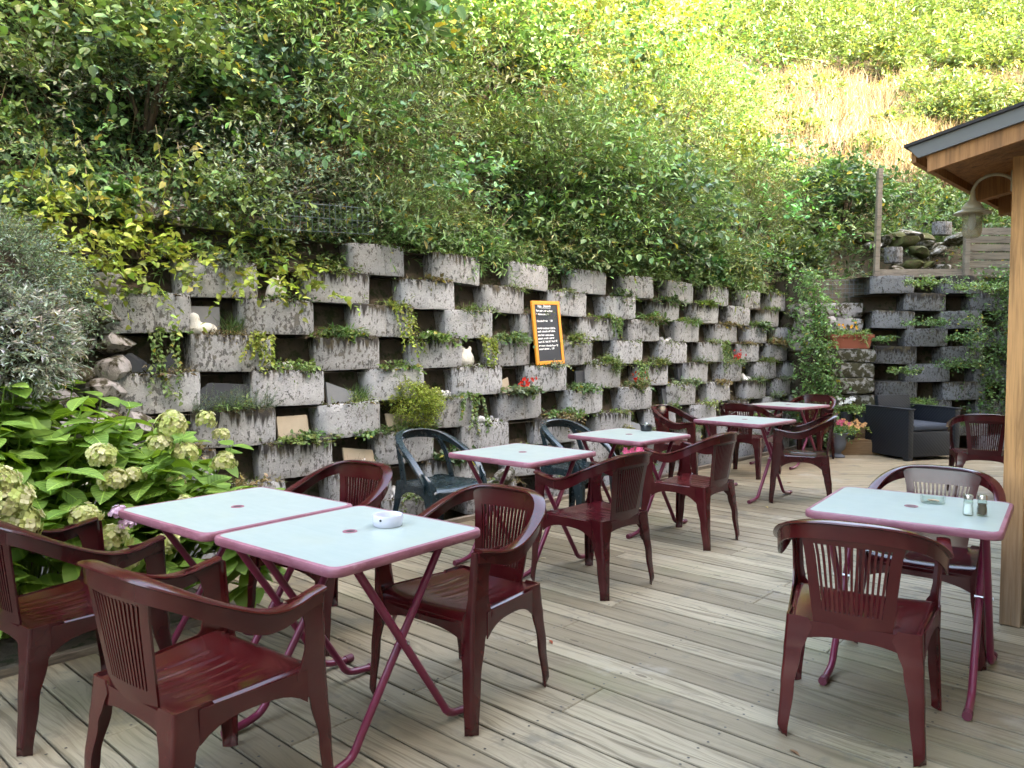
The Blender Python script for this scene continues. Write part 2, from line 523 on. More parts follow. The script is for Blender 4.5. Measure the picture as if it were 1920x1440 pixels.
class MB:
    """collects shapes and turns them into one mesh"""

    def __init__(self):
        self.v = []
        self.f = []

    def add(self, verts, faces):
        n = len(self.v)
        self.v += [tuple(p) for p in verts]
        self.f += [tuple(i + n for i in f) for f in faces]
        return self

    def box(self, c, size, rot=None, bev=0.0):
        x, y, z = (s / 2 for s in size)
        if bev <= 0:
            vs_ = [Vector((a * x, b * y, d * z)) for a in (-1, 1) for b in (-1, 1) for d in (-1, 1)]
            fs = [(0, 1, 3, 2), (4, 6, 7, 5), (0, 4, 5, 1), (2, 3, 7, 6), (0, 2, 6, 4), (1, 5, 7, 3)]
        else:
            bm = bmesh.new()
            bmesh.ops.create_cube(bm, size=1.0)
            bmesh.ops.scale(bm, vec=size, verts=bm.verts)
            bmesh.ops.bevel(bm, geom=bm.edges[:], offset=bev, segments=2, affect='EDGES', profile=0.6)
            bm.verts.index_update()
            vs_ = [v.co.copy() for v in bm.verts]
            fs = [[v.index for v in f.verts] for f in bm.faces]
            bm.free()
        if rot is not None:
            mt = rot if isinstance(rot, Matrix) else Euler(rot).to_matrix()
            vs_ = [mt @ p for p in vs_]
        cc = Vector(c)
        return self.add([p + cc for p in vs_], fs)

    def loft(self, rings, closed=True, caps=True):
        n = len(rings[0])
        vs_ = [p for r in rings for p in r]
        fs = []
        for i in range(len(rings) - 1):
            for j in range(n if closed else n - 1):
                a = i * n + j
                b_ = i * n + (j + 1) % n
                fs.append((a, b_, b_ + n, a + n))
        if caps and closed:
            fs.append(tuple(range(n - 1, -1, -1)))
            fs.append(tuple((len(rings) - 1) * n + j for j in range(n)))
        return self.add(vs_, fs)

    def tube(self, pts, r, n=10, caps=True):
        pts = [Vector(p) for p in pts]
        rs = r if isinstance(r, (list, tuple)) else [r] * len(pts)
        rings = []
        up = None
        for i, p in enumerate(pts):
            t = (pts[min(i + 1, len(pts) - 1)] - pts[max(i - 1, 0)]).normalized()
            if up is None:
                up = Vector((0, 0, 1)) if abs(t.z) < 0.9 else Vector((1, 0, 0))
            a = t.cross(up).normalized()
            b_ = a.cross(t).normalized()
            up = b_
            rings.append([p + (a * math.cos(q) + b_ * math.sin(q)) * rs[i] for q in [2 * math.pi * k / n for k in range(n)]])
        return self.loft(rings, True, caps)

    def lathe(self, prof, n=20, c=(0, 0, 0)):
        rings = [[Vector((c[0] + r * math.cos(2 * math.pi * k / n), c[1] + r * math.sin(2 * math.pi * k / n), c[2] + z)) for k in range(n)] for r, z in prof]
        return self.loft(rings, True, True)

    def prism(self, poly, z0, z1, bev=0.0):
        n = len(poly)
        if bev:
            cx = sum(p[0] for p in poly) / n
            cy_ = sum(p[1] for p in poly) / n
            ins = []
            for i in range(n):
                p0, p1, p2 = (Vector(poly[(i + d) % n][:2]) for d in (-1, 0, 1))
                e1 = (p1 - p0).normalized()
                e2 = (p2 - p1).normalized()
                n1 = Vector((-e1.y, e1.x))
                n2 = Vector((-e2.y, e2.x))
                m_ = (n1 + n2)
                m_ = m_ / max(0.2, m_.length_squared) * 2
                ins.append(p1 + m_ * bev)
            rings = [[Vector((p[0], p[1], z0)) for p in poly], [Vector((p[0], p[1], z1 - bev)) for p in poly], [Vector((p.x, p.y, z1)) for p in ins]]
        else:
            rings = [[Vector((p[0], p[1], z)) for p in poly] for z in (z0, z1)]
        return self.loft(rings, True, True)

    def mesh(self, name, mat, smooth=None):
        me = bpy.data.meshes.new(name)
        me.from_pydata(self.v, [], self.f)
        me.validate(verbose=False)
        bm = bmesh.new()
        bm.from_mesh(me)
        bmesh.ops.recalc_face_normals(bm, faces=bm.faces)
        bm.to_mesh(me)
        bm.free()
        me.materials.append(MAT[mat] if isinstance(mat, str) else mat)
        if smooth is not None:
            me.polygons.foreach_set('use_smooth', [True] * len(me.polygons))
            me.set_sharp_from_angle(angle=R(smooth))
        me.update()
        return me

    def build(self, name, mat, parent=None, smooth=None, loc=None, rot=None):
        return link(name, self.mesh(name, mat, smooth), parent, loc, rot)


def catmull(pts, n):
    """n points evenly through control points"""
    P = [np.array(p, float) for p in pts]
    P = [2 * P[0] - P[1]] + P + [2 * P[-1] - P[-2]]
    out = []
    segs = len(P) - 3
    for i in range(n):
        u = i / (n - 1) * segs
        k = min(int(u), segs - 1)
        t = u - k
        a, b_, c, d = P[k:k + 4]
        out.append(0.5 * ((2 * b_) + (-a + c) * t + (2 * a - 5 * b_ + 4 * c - d) * t * t + (-a + 3 * b_ - 3 * c + d) * t ** 3))
    return out


# ------------------------------------------------------------------ leaves (numpy)
RNG = np.random.default_rng(11)
random.seed(5)


def nrm(a):
    return a / np.maximum(np.linalg.norm(a, axis=-1, keepdims=True), 1e-9)


SHAPES = {
    'lance': ([(0, 0, 0), (.42, .5, .05), (1, 0, -.08), (.42, -.5, .05)], [(0, 1, 2), (0, 2, 3)]),
    'ovate': ([(0, 0, 0), (.22, .42, .05), (.62, .40, .04), (1, 0, -.12), (.62, -.40, .04), (.22, -.42, .05)], [(0, 1, 2, 3), (0, 3, 4, 5)]),
    'heart': ([(0, 0, 0), (-.12, .30, .04), (.20, .52, .06), (.60, .34, .0), (1, 0, -.2), (.60, -.34, 0), (.20, -.52, .06), (-.12, -.30, .04)],
              [(0, 1, 2, 3, 4), (0, 4, 5, 6, 7)]),
    'ivy': ([(0, 0, 0), (-.05, .45, .0), (.32, .26, .03), (.45, .56, .0), (.62, .20, .02), (1, 0, -.1), (.62, -.20, .02), (.45, -.56, 0), (.32, -.26, .03), (-.05, -.45, 0)],
            [(0, 1, 2), (0, 2, 4, 5), (2, 3, 4), (0, 8, 9), (0, 5, 6, 8), (6, 7, 8)]),
    'blade': ([(0, .5, 0), (0, -.5, 0), (.5, -.35, .10), (.5, .35, .10), (1, 0, -.10)], [(0, 1, 2, 3), (3, 2, 4)]),
    'stem': ([(0, .5, 0), (0, -.5, 0), (1, -.25, 0), (1, .25, 0)], [(0, 1, 2, 3)]),
    'petal': ([(0, 0, 0), (.6, .5, .12), (1, .15, .05), (1, -.15, .05), (.6, -.5, .12)], [(0, 1, 2, 3, 4)]),
}


class Leaves:
    def __init__(self):
        self.v, self.c, self.loops, self.starts, self.tot, self.nv, self.nl = [], [], [], [], [], 0, 0

    def add(self, P, D, N, L, W, col, shape):
        tv, tf = SHAPES[shape]
        n = len(P)
        if n == 0:
            return
        D = nrm(np.broadcast_to(D, P.shape))
        B = nrm(np.cross(N, D))
        N2 = np.cross(D, B)
        T = np.array(tv)
        L = np.broadcast_to(np.asarray(L, float), (n,))
        W = np.broadcast_to(np.asarray(W, float), (n,))
        V = P[:, None, :] + D[:, None, :] * (T[None, :, 0:1] * L[:, None, None]) + B[:, None, :] * (T[None, :, 1:2] * W[:, None, None]) + N2[:, None, :] * (T[None, :, 2:3] * L[:, None, None])
        k = len(tv)
        self.v.append(V.reshape(-1, 3))
        col = np.broadcast_to(np.asarray(col, float), (n, 3))
        self.c.append(np.repeat(col, k, axis=0))
        for f in tf:
            idx = np.array(f)[None, :] + (np.arange(n) * k)[:, None] + self.nv
            self.loops.append(idx.reshape(-1))
            self.tot.append(np.full(n, len(f)))
        self.nv += n * k

    def build(self, name, mat, parent=None, loc=None, smooth=True):
        V = np.concatenate(self.v)
        C = np.concatenate(self.c)
        lp = np.concatenate(self.loops)
        tot = np.concatenate(self.tot)
        st = np.concatenate([[0], np.cumsum(tot)[:-1]])
        if loc is not None:
            V = V - np.array(loc)
        me = bpy.data.meshes.new(name)
        me.vertices.add(len(V))
        me.vertices.foreach_set('co', V.astype(np.float32).ravel())
        me.loops.add(len(lp))
        me.loops.foreach_set('vertex_index', lp.astype(np.int32))
        me.polygons.add(len(tot))
        me.polygons.foreach_set('loop_start', st.astype(np.int32))
        me.update(calc_edges=True)
        at = me.color_attributes.new('Col', 'FLOAT_COLOR', 'POINT')
        at.data.foreach_set('color', np.concatenate([np.clip(C, 0, 1), np.ones((len(C), 1))], 1).astype(np.float32).ravel())
        me.materials.append(MAT[mat])
        o = link(name, me, parent)
        if loc is not None and parent is None:
            o.location = loc
        return o


def rvec(n, rng=RNG):
    return nrm(rng.normal(size=(n, 3)))


def sprigs(LV, base, axis, length, nleaf, leafL, ratio, cols, shape='lance', droop=0.35, spread=0.9, stem=0.0, stemcol=(0.05, 0.035, 0.02), rng=RNG, face=None, upbias=1.0):
    """leafy shoots: base (M,3), axis (M,3), length (M)"""
    M = len(base)
    axis = nrm(axis)
    length = np.broadcast_to(np.asarray(length, float), (M,))
    t = np.linspace(0.12, 1.0, nleaf)[None, :, None]
    z = np.array([0, 0, 1.0])
    p = base[:, None, :] + axis[:, None, :] * (length[:, None, None] * t) - z * (droop * length[:, None, None] * t * t)
    tan = nrm(axis[:, None, :] - z * (2 * droop * t))
    tan = np.broadcast_to(tan, p.shape)
    rad = nrm(np.cross(tan, nrm(rng.normal(size=p.shape))))
    rad[:, 1::2] = nrm(-rad[:, 0:-1:2][:, :rad[:, 1::2].shape[1]] + 0.4 * rng.normal(size=rad[:, 1::2].shape))
    rad[..., 2] *= 0.6
    D = nrm(tan * (1 - spread * 0.55) + rad * spread)
    N = rng.normal(size=p.shape) * 0.45 + z * upbias
    if face is not None:
        N = N + face[:, None, :] * 0.6
    LL = np.broadcast_to(np.asarray(leafL, float).reshape(-1, 1), (M, nleaf)) * rng.uniform(0.6, 1.15, (M, nleaf))
    cc = np.broadcast_to(np.asarray(cols, float).reshape(-1, 1, 3), (M, nleaf, 3)) * rng.uniform(0.65, 1.35, (M, nleaf, 1))
    cc = cc * (1 + rng.normal(size=(M, nleaf, 3)) * 0.08)
    yel = rng.random((M, nleaf, 1)) < 0.03
    cc = np.where(yel, np.array([0.32, 0.27, 0.05]), cc)
    LV.add(p.reshape(-1, 3), D.reshape(-1, 3), N.reshape(-1, 3), LL.ravel(), (LL * ratio).ravel(), cc.reshape(-1, 3), shape)
    if stem > 0:
        LV.add(base, axis - z * droop * 0.6, rng.normal(size=(M, 3)), length * 0.9, np.full(M, stem), np.array(stemcol), 'stem')


# ================================================================== THE SETTING
# ---- ground under everything
g = MB()
g.add([(-60, -60, -0.16), (60, -60, -0.16), (60, 60, -0.16), (-60, 60, -0.16)], [(0, 1, 2, 3)])
tag(g.build('ground', 'earth'), kind='structure')

# ---- timber deck: boards run towards the wall, a newer section beyond runs across
deck = empty('deck')
tag(deck, kind='structure')
BA = R(-48.0)
E2 = Vector((math.sin(BA), math.cos(BA), 0))
E1 = Vector((math.cos(BA), -math.sin(BA), 0))
BW = 0.140
Q_END = 7.60
rd = random.Random(3)


def plank(corners, mat, name='plank', parent=deck, th=0.028, ztop=0.0, along=None, bev=0.004):
    """corners: four plan points; grain along the first edge"""
    c = sum((Vector((p[0], p[1], 0)) for p in corners), Vector()) / 4
    d = Vector((corners[1][0] - corners[0][0], corners[1][1] - corners[0][1], 0)).normalized()
    a = math.atan2(d.y, d.x)
    rm = Matrix.Rotation(-a, 3, 'Z')
    loc = [rm @ (Vector((p[0], p[1], 0)) - c) for p in corners]
    area = sum(loc[i].x * loc[(i + 1) % 4].y - loc[(i + 1) % 4].x * loc[i].y for i in range(4))
    if area < 0:
        loc.reverse()
    m = MB()
    m.prism([(p.x, p.y) for p in loc], -th, 0.0, bev)
    return m.build(name, mat, parent, None, (c.x, c.y, ztop), (0, 0, a))


screws = MB()


def screw(x, y, z=0.0012):
    screws.add([(x + 0.0055 * math.cos(k * 1.0472), y + 0.0055 * math.sin(k * 1.0472), z) for k in range(6)], [tuple(range(6))])


q = -3.6
while q < Q_END:
    tmax = 3.75 if q < 1.86 else 4.52
    t0 = -2.6
    cuts = [t0]
    joist = 0.55
    t = t0 + rd.choice([1.1, 1.65, 2.2, 2.75, 3.3])
    while t < tmax - 0.4:
        cuts.append(t)
        t += rd.choice([2.2, 2.75, 3.3])
    cuts.append(tmax + rd.uniform(-0.012, 0.012))
    g2 = rd.uniform(0.006, 0.0105)
    for i in range(len(cuts) - 1):
        a, b_ = cuts[i] + 0.0012, cuts[i + 1] - 0.0012
        P = [E1 * (q + g2) + E2 * a, E1 * (q + g2) + E2 * b_, E1 * (q + BW) + E2 * b_, E1 * (q + BW) + E2 * a]
        plank(P, 'deck', ztop=rd.uniform(-0.0018, 0.0012))
    if q < 4.5:
        t = t0 + 0.02
        while t < tmax:
            for dq in (0.028, 0.112):
                pp = E1 * (q + dq + rd.uniform(-.004, .004)) + E2 * (t + rd.uniform(-.006, .006))
                if pp.y > 1.6:
                    screw(pp.x, pp.y)
            t += joist
    q += BW
# far section, boards across the end of the terrace
y = 5.2
while y < 10.72:
    y2 = y + 0.135

    def xs(yy):
        a = max((Q_END + 0.012 - E1.y * yy) / E1.x, (WN[1] * -1 * yy - 4.52) / WN[0])
        b_ = (-WN[1] * yy - 0.55) / WN[0]
        return a, b_
    (a1, b1), (a2, b2) = xs(y), xs(y2)
    if b1 - a1 > 0.15 and b2 - a2 > 0.15:
        mid = rd.uniform(0.3, 0.7)
        m1 = a1 + (b1 - a1) * mid
        plank([(a1, y + 0.004), (m1 - 0.002, y + 0.004), (m1 - 0.002, y2), (a2, y2)], 'deck_new', ztop=rd.uniform(-0.0015, 0.001))
        plank([(m1, y + 0.004), (b1, y + 0.004), (b2, y2), (m1, y2)], 'deck_new', ztop=rd.uniform(-0.0015, 0.001))
    y = y2
so = screws.build('screw', 'screw', deck)
so['kind'] = 'stuff'
# edging boards round the planting bed and along the wall foot
bed = MB()
for (sa, da, sb, db, nm) in ((1.87, 3.80, 1.87, 4.60, 'a'), (-3.5, 3.80, 1.84, 3.80, 'b'), (1.92, 4.56, 11.0, 4.56, 'c')):
    pa, pb = wp(sa, da, 0), wp(sb, db, 0)
    dv = (pb - pa).normalized()
    nv = Vector((-dv.y, dv.x, 0)) * 0.022
    plank([pa - nv, pb - nv, pb + nv, pa + nv], 'grey_wood', 'edging_board', deck, 0.13, 0.035)

# ---- hillside
D_TOP = row_d(8) + 0.30
Y_END = 10.83


def fbm(x, y, seed=0):
    r = np.random.default_rng(100 + seed)
    out = 0
    for i in range(5):
        a, b_ = r.uniform(0, 6.28, 2)
        f = 0.35 * 1.75 ** i
        th = r.uniform(0, 6.28)
        out = out + np.sin((x * math.cos(th) + y * math.sin(th)) * f * 2 + a) * np.cos((x * math.sin(th) - y * math.cos(th)) * f * 1.6 + b_) / (1.55 ** i)
    return out


def hill_dist(x, y):
    dm = -(WN[0] * x + WN[1] * y) - D_TOP
    de = y - (Y_END + 0.75)
    return dm, de


def hill_z(x, y):
    dm, de = hill_dist(x, y)
    s = WV[0] * x + WV[1] * y
    steep = 1.18 + 0.25 * np.clip((3.0 - s) / 4, 0, 1)
    a = np.clip(dm, 0, None)
    zm = np.where(a < 6.5, a * steep, 6.5 * steep + (a - 6.5) * 0.75)
    b_ = np.clip(de - 0.4, 0, None)
    ze = b_ * 0.62 + np.clip(de + 0.4, 0, 1.0) * 0.05
    k = 0.6
    m = np.maximum(zm, ze)
    h = np.clip(k - np.abs(zm - ze), 0, k) / k
    m = m + h * h * k * 0.25 * (np.minimum(zm, ze) > 0)
    amp = np.clip(np.maximum(dm, de) / 1.5, 0, 1)
    base = 2.10 + 0.12 * np.clip((s - 3) / 6, 0, 1)
    return base + m + fbm(x, y) * 0.16 * amp


gx = np.arange(-16, 34, 0.3)
gy = np.arange(-4, 42, 0.3)
GX, GY = np.meshgrid(gx, gy)
GZ = hill_z(GX, GY)
dm, de = hill_dist(GX, GY)
ok = (np.maximum(dm, de) > -0.22)
nx_, ny_ = len(gx), len(gy)
V = np.stack([GX, GY, GZ], -1).reshape(-1, 3)
hf = []
for j in range(ny_ - 1):
    for i in range(nx_ - 1):
        if ok[j, i] and ok[j + 1, i] and ok[j, i + 1] and ok[j + 1, i + 1]:
            hf.append((j * nx_ + i, j * nx_ + i + 1, (j + 1) * nx_ + i + 1, (j + 1) * nx_ + i))
used = sorted({i for f in hf for i in f})
rmap = {u: i for i, u in enumerate(used)}
hm = MB()
hm.add([V[u] for u in used], [tuple(rmap[i] for i in f) for f in hf])
tag(hm.build('hillside', 'earth', None, 60), kind='structure')

# ---- retaining wall of planter blocks
W_LABEL = 'long retaining wall of stacked mossy grey concrete planter blocks'
wall = empty('retaining_wall', (0, 0, 0), 0, W_LABEL, 'retaining wall')


def block_mesh(seed, w=0.575, h=ROW_H, d=0.36, groove=True):
    r = random.Random(seed)
    nx, nz = 22, 8
    rings = []
    gpos = sorted([r.uniform(-0.03, 0.05) + 0.0] + ([r.uniform(-0.21, -0.14)] if r.random() < 0.5 else []) + ([r.uniform(0.14, 0.2)] if r.random() < 0.4 else []))
    bow = r.uniform(0.040, 0.062)
    top = [r.uniform(-0.008, 0.004) for _ in range(nx + 1)]
    V_, F_ = [], []
    rn = np.random.default_rng(seed)
    rough = rn.normal(size=(nz + 1, nx + 1)) * 0.0016
    for j in range(nz + 1):
        z = -h / 2 + h * j / nz
        for i in range(nx + 1):
            u = -1 + 2 * i / nx
            x = u * w / 2
            y = bow * (1 - u * u) + rough[j, i] - 0.03 * (max(0, abs(u) - 0.88) / 0.12) ** 2
            for gp in gpos:
                y -= 0.012 * math.exp(-((x - gp) / 0.0085) ** 2)
            if j == nz:
                y -= 0.010
            if j == 0:
                y -= 0.006
            zz = z + (top[i] if j == nz else 0) + (-top[-i - 1] * 0.4 if j == 0 else 0)
            V_.append((x, -y, zz))
    n = nx + 1
    for j in range(nz):
        for i in range(nx):
            a = j * n + i
            F_.append((a, a + 1, a + n + 1, a + n))
    m = MB()
    # hollow tray: back of the block
    b0 = len(V_)
    wi = w / 2 - 0.055
    V_ += [(-wi, d, -h / 2), (wi, d, -h / 2), (wi, d, h / 2), (-wi, d, h / 2)]
    bl, br, tr, tl = 0, nx, nz * n + nx, nz * n
    F_.append(tuple([b0 + 3] + [tl + i for i in range(nx + 1)] + [b0 + 2]))
    F_.append(tuple([b0 + 1] + [nx - i for i in range(nx + 1)] + [b0]))
    F_.append(tuple([b0] + [j * n for j in range(nz + 1)] + [b0 + 3]))
    F_.append(tuple([b0 + 2] + [(nz - j) * n + nx for j in range(nz + 1)] + [b0 + 1]))
    F_.append((b0, b0 + 3, b0 + 2, b0 + 1))
    m.add(V_, F_)
    return m


blocks = [block_mesh(20 + i).mesh('block', 'concrete', 45) for i in range(7)]
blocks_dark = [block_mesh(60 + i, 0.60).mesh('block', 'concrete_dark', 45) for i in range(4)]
WROT = -WA + R(90)              # local x along the wall


def place_block(par, me, p, rz, rr, tilt=2.0):
    o = link('block', me, par, p, (rr.uniform(-.02, .02) * tilt, rr.uniform(-.018, .018) * tilt, rz + rr.uniform(-.035, .035) * tilt))
    o.scale = (rr.uniform(0.97, 1.03), 1, 1)
    return o


rb = random.Random(8)
for k in range(0, 9):
    phase = 3.04 if k % 2 else 2.54
    j0 = -3
    for j in range(j0, 12):
        s0 = phase + PITCH * j
        if s0 < 1.45 or s0 > 11.3:
            continue
        if k == 8 and s0 < 3.2:
            continue
        if k == 7 and s0 < 2.0:
            continue
        p = wp(s0 + 0.29 + rb.uniform(-.03, .03), row_d(k) + rb.uniform(-.015, .02), row_top(k) - ROW_H / 2 - 0.004 * (s0 - 3) + rb.uniform(-.006, .006))
        place_block(wall, rb.choice(blocks), p, WROT, rb)
# moss, dead leaves and seedlings along the top edges of the blocks
LVm = Leaves()
LVg = Leaves()
for o in [c for c in wall.children if c.name.startswith('block')]:
    p0 = np.array(o.location)
    n = int(rb.uniform(60, 230))
    uu = RNG.uniform(-.28, .28, n)
    pos = p0 + WV * uu[:, None] + WN * (.05 * (1 - (uu / .29) ** 2) + RNG.uniform(-.20, .012, n))[:, None] + np.array([0, 0, 1.0]) * (ROW_H / 2 + RNG.uniform(-.02, .012, n))[:, None]
    c_ = np.where(RNG.random((n, 1)) < .55, np.array([.050, .034, .018]), np.array([.060, .070, .020])) * RNG.uniform(.5, 1.6, (n, 1))
    LVm.add(pos, nrm(RNG.normal(size=(n, 3)) + WN * .4 + np.array([0, 0, .2])), RNG.normal(size=(n, 3)) + np.array([0, 0, .6]), RNG.uniform(.012, .034, n), RNG.uniform(.008, .016, n), c_, 'ovate')
    if rb.random() < .8:
        n = rb.randint(6, 26)
        uu = RNG.normal(size=n) * .10 + rb.uniform(-.18, .18)
        pos = p0 + WV * uu[:, None] + WN * RNG.uniform(-.12, .04, n)[:, None] + np.array([0, 0, ROW_H / 2 - .015])
        sprigs(LVg, pos, np.array([WN[0] * .6, WN[1] * .6, .8]) + RNG.normal(size=(n, 3)) * .4, RNG.uniform(.05, .16, n), 7, np.full(n, rb.uniform(.020, .040)), rb.uniform(.35, .8), np.array([.13, .19, .05]) * rb.uniform(.6, 1.5), 'ovate', .6, .9, .002)
for k in range(1, 9):          # weeds rooted in the soil of the open niches
    ph = (3.04 if k % 2 else 2.54) + .575 + (PITCH - .575) / 2
    for j in range(-3, 11):
        sg = ph + PITCH * j
        if not 1.6 < sg < 11.4 or rb.random() < .25:
            continue
        c_ = np.array(tuple(wp(sg, row_d(k - 1) - .005, row_top(k - 1) - .012 - .004 * (sg - 3))))
        n = rb.randint(14, 44)
        col_ = np.array(rb.choice([(.13, .20, .06), (.17, .22, .07), (.09, .15, .06), (.15, .19, .11), (.20, .16, .08)]))
        pos = c_ + WV * (RNG.normal(size=n) * .09)[:, None] + WN * RNG.uniform(-.05, .08, n)[:, None]
        lf_ = rb.uniform(.022, .055)
        sprigs(LVg, pos, np.array([WN[0] * .5, WN[1] * .5, .9]) + RNG.normal(size=(n, 3)) * .45, RNG.uniform(.06, rb.uniform(.12, .24), n), 7, np.full(n, lf_), rb.choice([.2, .35, .7, .8]), col_ * rb.uniform(.7, 1.3), rb.choice(['ovate', 'lance', 'lance']), rb.uniform(.3, .8), .9, .002)
        n = 26
        pos = c_ + WV * (RNG.normal(size=n) * .11)[:, None] + WN * RNG.uniform(-.06, .07, n)[:, None] + np.array([0, 0, .006])
        LVm.add(pos, nrm(RNG.normal(size=(n, 3)) * np.array([1, 1, .2])), RNG.normal(size=(n, 3)) * .4 + np.array([0, 0, 1.0]), RNG.uniform(.02, .05, n), RNG.uniform(.012, .03, n), np.array([.16, .11, .06]) * RNG.uniform(.4, 1.5, (n, 1)), 'ovate')
o = LVm.build('moss_fringe', 'leaf_dry', wall)
o['kind'] = 'stuff'
o = LVg.build('seedlings', 'leaf', wall)
o['kind'] = 'stuff'
o.name = 'seedling'
# soil that fills the blocks and shows in the niches
soil = MB()
for k in range(0, 9):
    zt = row_top(k) - 0.018
    a, b_ = wp(1.5, row_d(k) + 0.04, zt), wp(11.9, row_d(k) + 0.04, zt - 0.036)
    c, d_ = wp(11.9, row_d(k) + 0.44, zt - 0.012), wp(1.5, row_d(k) + 0.44, zt + 0.02)
    soil.add([a, b_, c, d_], [(0, 1, 2, 3)])
a, b_ = wp(1.3, row_d(0) + 0.30, -0.1), wp(12.0, row_d(0) + 0.30, -0.1)
c, d_ = wp(12.0, row_d(8) + 0.36, 2.4), wp(1.3, row_d(8) + 0.36, 2.4)
soil.add([a, b_, c, d_], [(0, 1, 2, 3)])
for k in range(1, 9):
    z0_, z1_ = row_top(k - 1) - .03, row_top(k) - .004
    soil.add([wp(1.5, row_d(k) + .13, z0_), wp(11.9, row_d(k) + .13, z0_ - .036), wp(11.9, row_d(k) + .19, z1_ - .036), wp(1.5, row_d(k) + .19, z1_)], [(0, 1, 2, 3)])
soil.build('soil_fill', 'soil', wall)

# ---- wall across the end of the terrace
wall2 = empty('end_retaining_wall', (0, 0, 0), 0, 'dark mossy block wall across the far end behind the wicker armchair', 'retaining wall')
E_TOP = 2.41
rb = random.Random(21)
for k in range(10):
    zt = E_TOP - ROW_H * k
    yy = Y_END + 0.03 * (9 - k) - 0.25
    x0 = 5.05 if k % 2 == 0 else 5.50
    if k == 0:
        xs_ = [5.05, 6.03]
    else:
        xs_ = [x0 + 0.95 * i for i in range(4)]
    for x in xs_:
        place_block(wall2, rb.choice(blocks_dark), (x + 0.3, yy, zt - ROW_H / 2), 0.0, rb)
sm = MB()
sm.add([(4.3, Y_END + 0.12, -0.1), (9.2, Y_END + 0.12, -0.1), (9.2, Y_END + 0.42, 2.4), (4.3, Y_END + 0.42, 2.4)], [(0, 1, 2, 3)])
for k in range(10):
    zt = E_TOP - ROW_H * k - 0.02
    yy = Y_END + 0.03 * (9 - k) - 0.25
    sm.add([(4.9, yy + 0.03, zt), (9.2, yy + 0.03, zt), (9.2, yy + 0.5, zt), (4.9, yy + 0.5, zt)], [(0, 1, 2, 3)])
sm.add([(4.20, Y_END + .13, -.1), (3.95, 12.0, -.1), (3.95, 12.0, 2.4), (4.20, Y_END + .4, 2.4)], [(0, 1, 2, 3)])
sm.add([(4.20, Y_END + .13, -.1), (4.35, Y_END - .2, -.1), (4.35, Y_END - .2, 1.7), (4.20, Y_END + .4, 2.4)], [(0, 1, 2, 3)])
sm.build('soil_fill', 'soil', wall2)


def rock_mesh(seed, size, rough=0.16, sub=2, flat=0.0):
    bm = bmesh.new()
    bmesh.ops.create_icosphere(bm, subdivisions=sub, radius=0.5)
    r = np.random.default_rng(seed)
    dirs = nrm(r.normal(size=(13, 3)))
    offs = r.uniform(0.25, 0.42, 13)
    for v in bm.verts:
        p = np.array(v.co)
        for d_, o_ in zip(dirs, offs):
            e = p @ d_ - o_
            if e > 0:
                p = p - d_ * e * 0.97
        p = p * (1 + r.normal() * rough * 0.12)
        v.co = Vector(p * np.array(size) * 1.12)
    m = MB()
    bm.verts.index_update()
    m.add([v.co.copy() for v in bm.verts], [[v.index for v in f.verts] for f in bm.faces])
    bm.free()
    return m


def block_stone(seed, size, rough=0.02):
    """roughly squared quarry stone"""
    bm = bmesh.new()
    bmesh.ops.create_cube(bm, size=1.0)
    bmesh.ops.subdivide_edges(bm, edges=bm.edges[:], cuts=3, use_grid_fill=True)
    r = np.random.default_rng(seed)
    for v in bm.verts:
        p = np.array(v.co)
        e = np.sum(np.abs(p) > 0.49)
        if e >= 2:
            p = p * (0.95 if e == 2 else 0.90)
        v.co = Vector((p * np.array(size)) + r.normal(size=3) * rough * min(size))
    bm.verts.index_update()
    m = MB()
    m.add([v.co.copy() for v in bm.verts], [[v.index for v in f.verts] for f in bm.faces])
    bm.free()
    return m


# squared limestone pier between the two walls
pier = empty('limestone_pier', (4.61, Y_END - 0.15, 0), 0, 'stack of squared pale limestone blocks in the corner below the terracotta trough', 'stone wall')
zc = 0.0
for i, (hh, ww, xx) in enumerate([(0.26, 0.70, 4.88), (0.24, 0.62, 4.90), (0.27, 0.66, 4.86), (0.22, 0.60, 4.87), (0.21, 0.58, 4.90), (0.18, 0.72, 4.86)]):
    o = block_stone(300 + i, (ww, 0.5, hh * 0.97), 0.03).build('stone', 'limestone', pier, 50, (xx - 4.85, random.uniform(-.03, .03), zc + hh / 2), (0, 0, random.uniform(-.05, .05)))
    zc += hh
for i, (xx, yy, zz, ww, hh) in enumerate([(4.60, 0.42, 1.72, 0.5, 0.26), (5.0, 0.42, 1.70, 0.45, 0.24), (4.62, 0.5, 1.94, 0.62, 0.2), (5.05, 0.52, 1.93, 0.4, 0.22), (4.5, 0.45, 1.48, .5, .25), (4.95, .45, 1.46, .5, .25)]):
    block_stone(320 + i, (ww, 0.4, hh), 0.045).build('stone', 'rubble', pier, 50, (xx - 4.85, yy, zz), (0, 0, random.uniform(-.1, .1)))

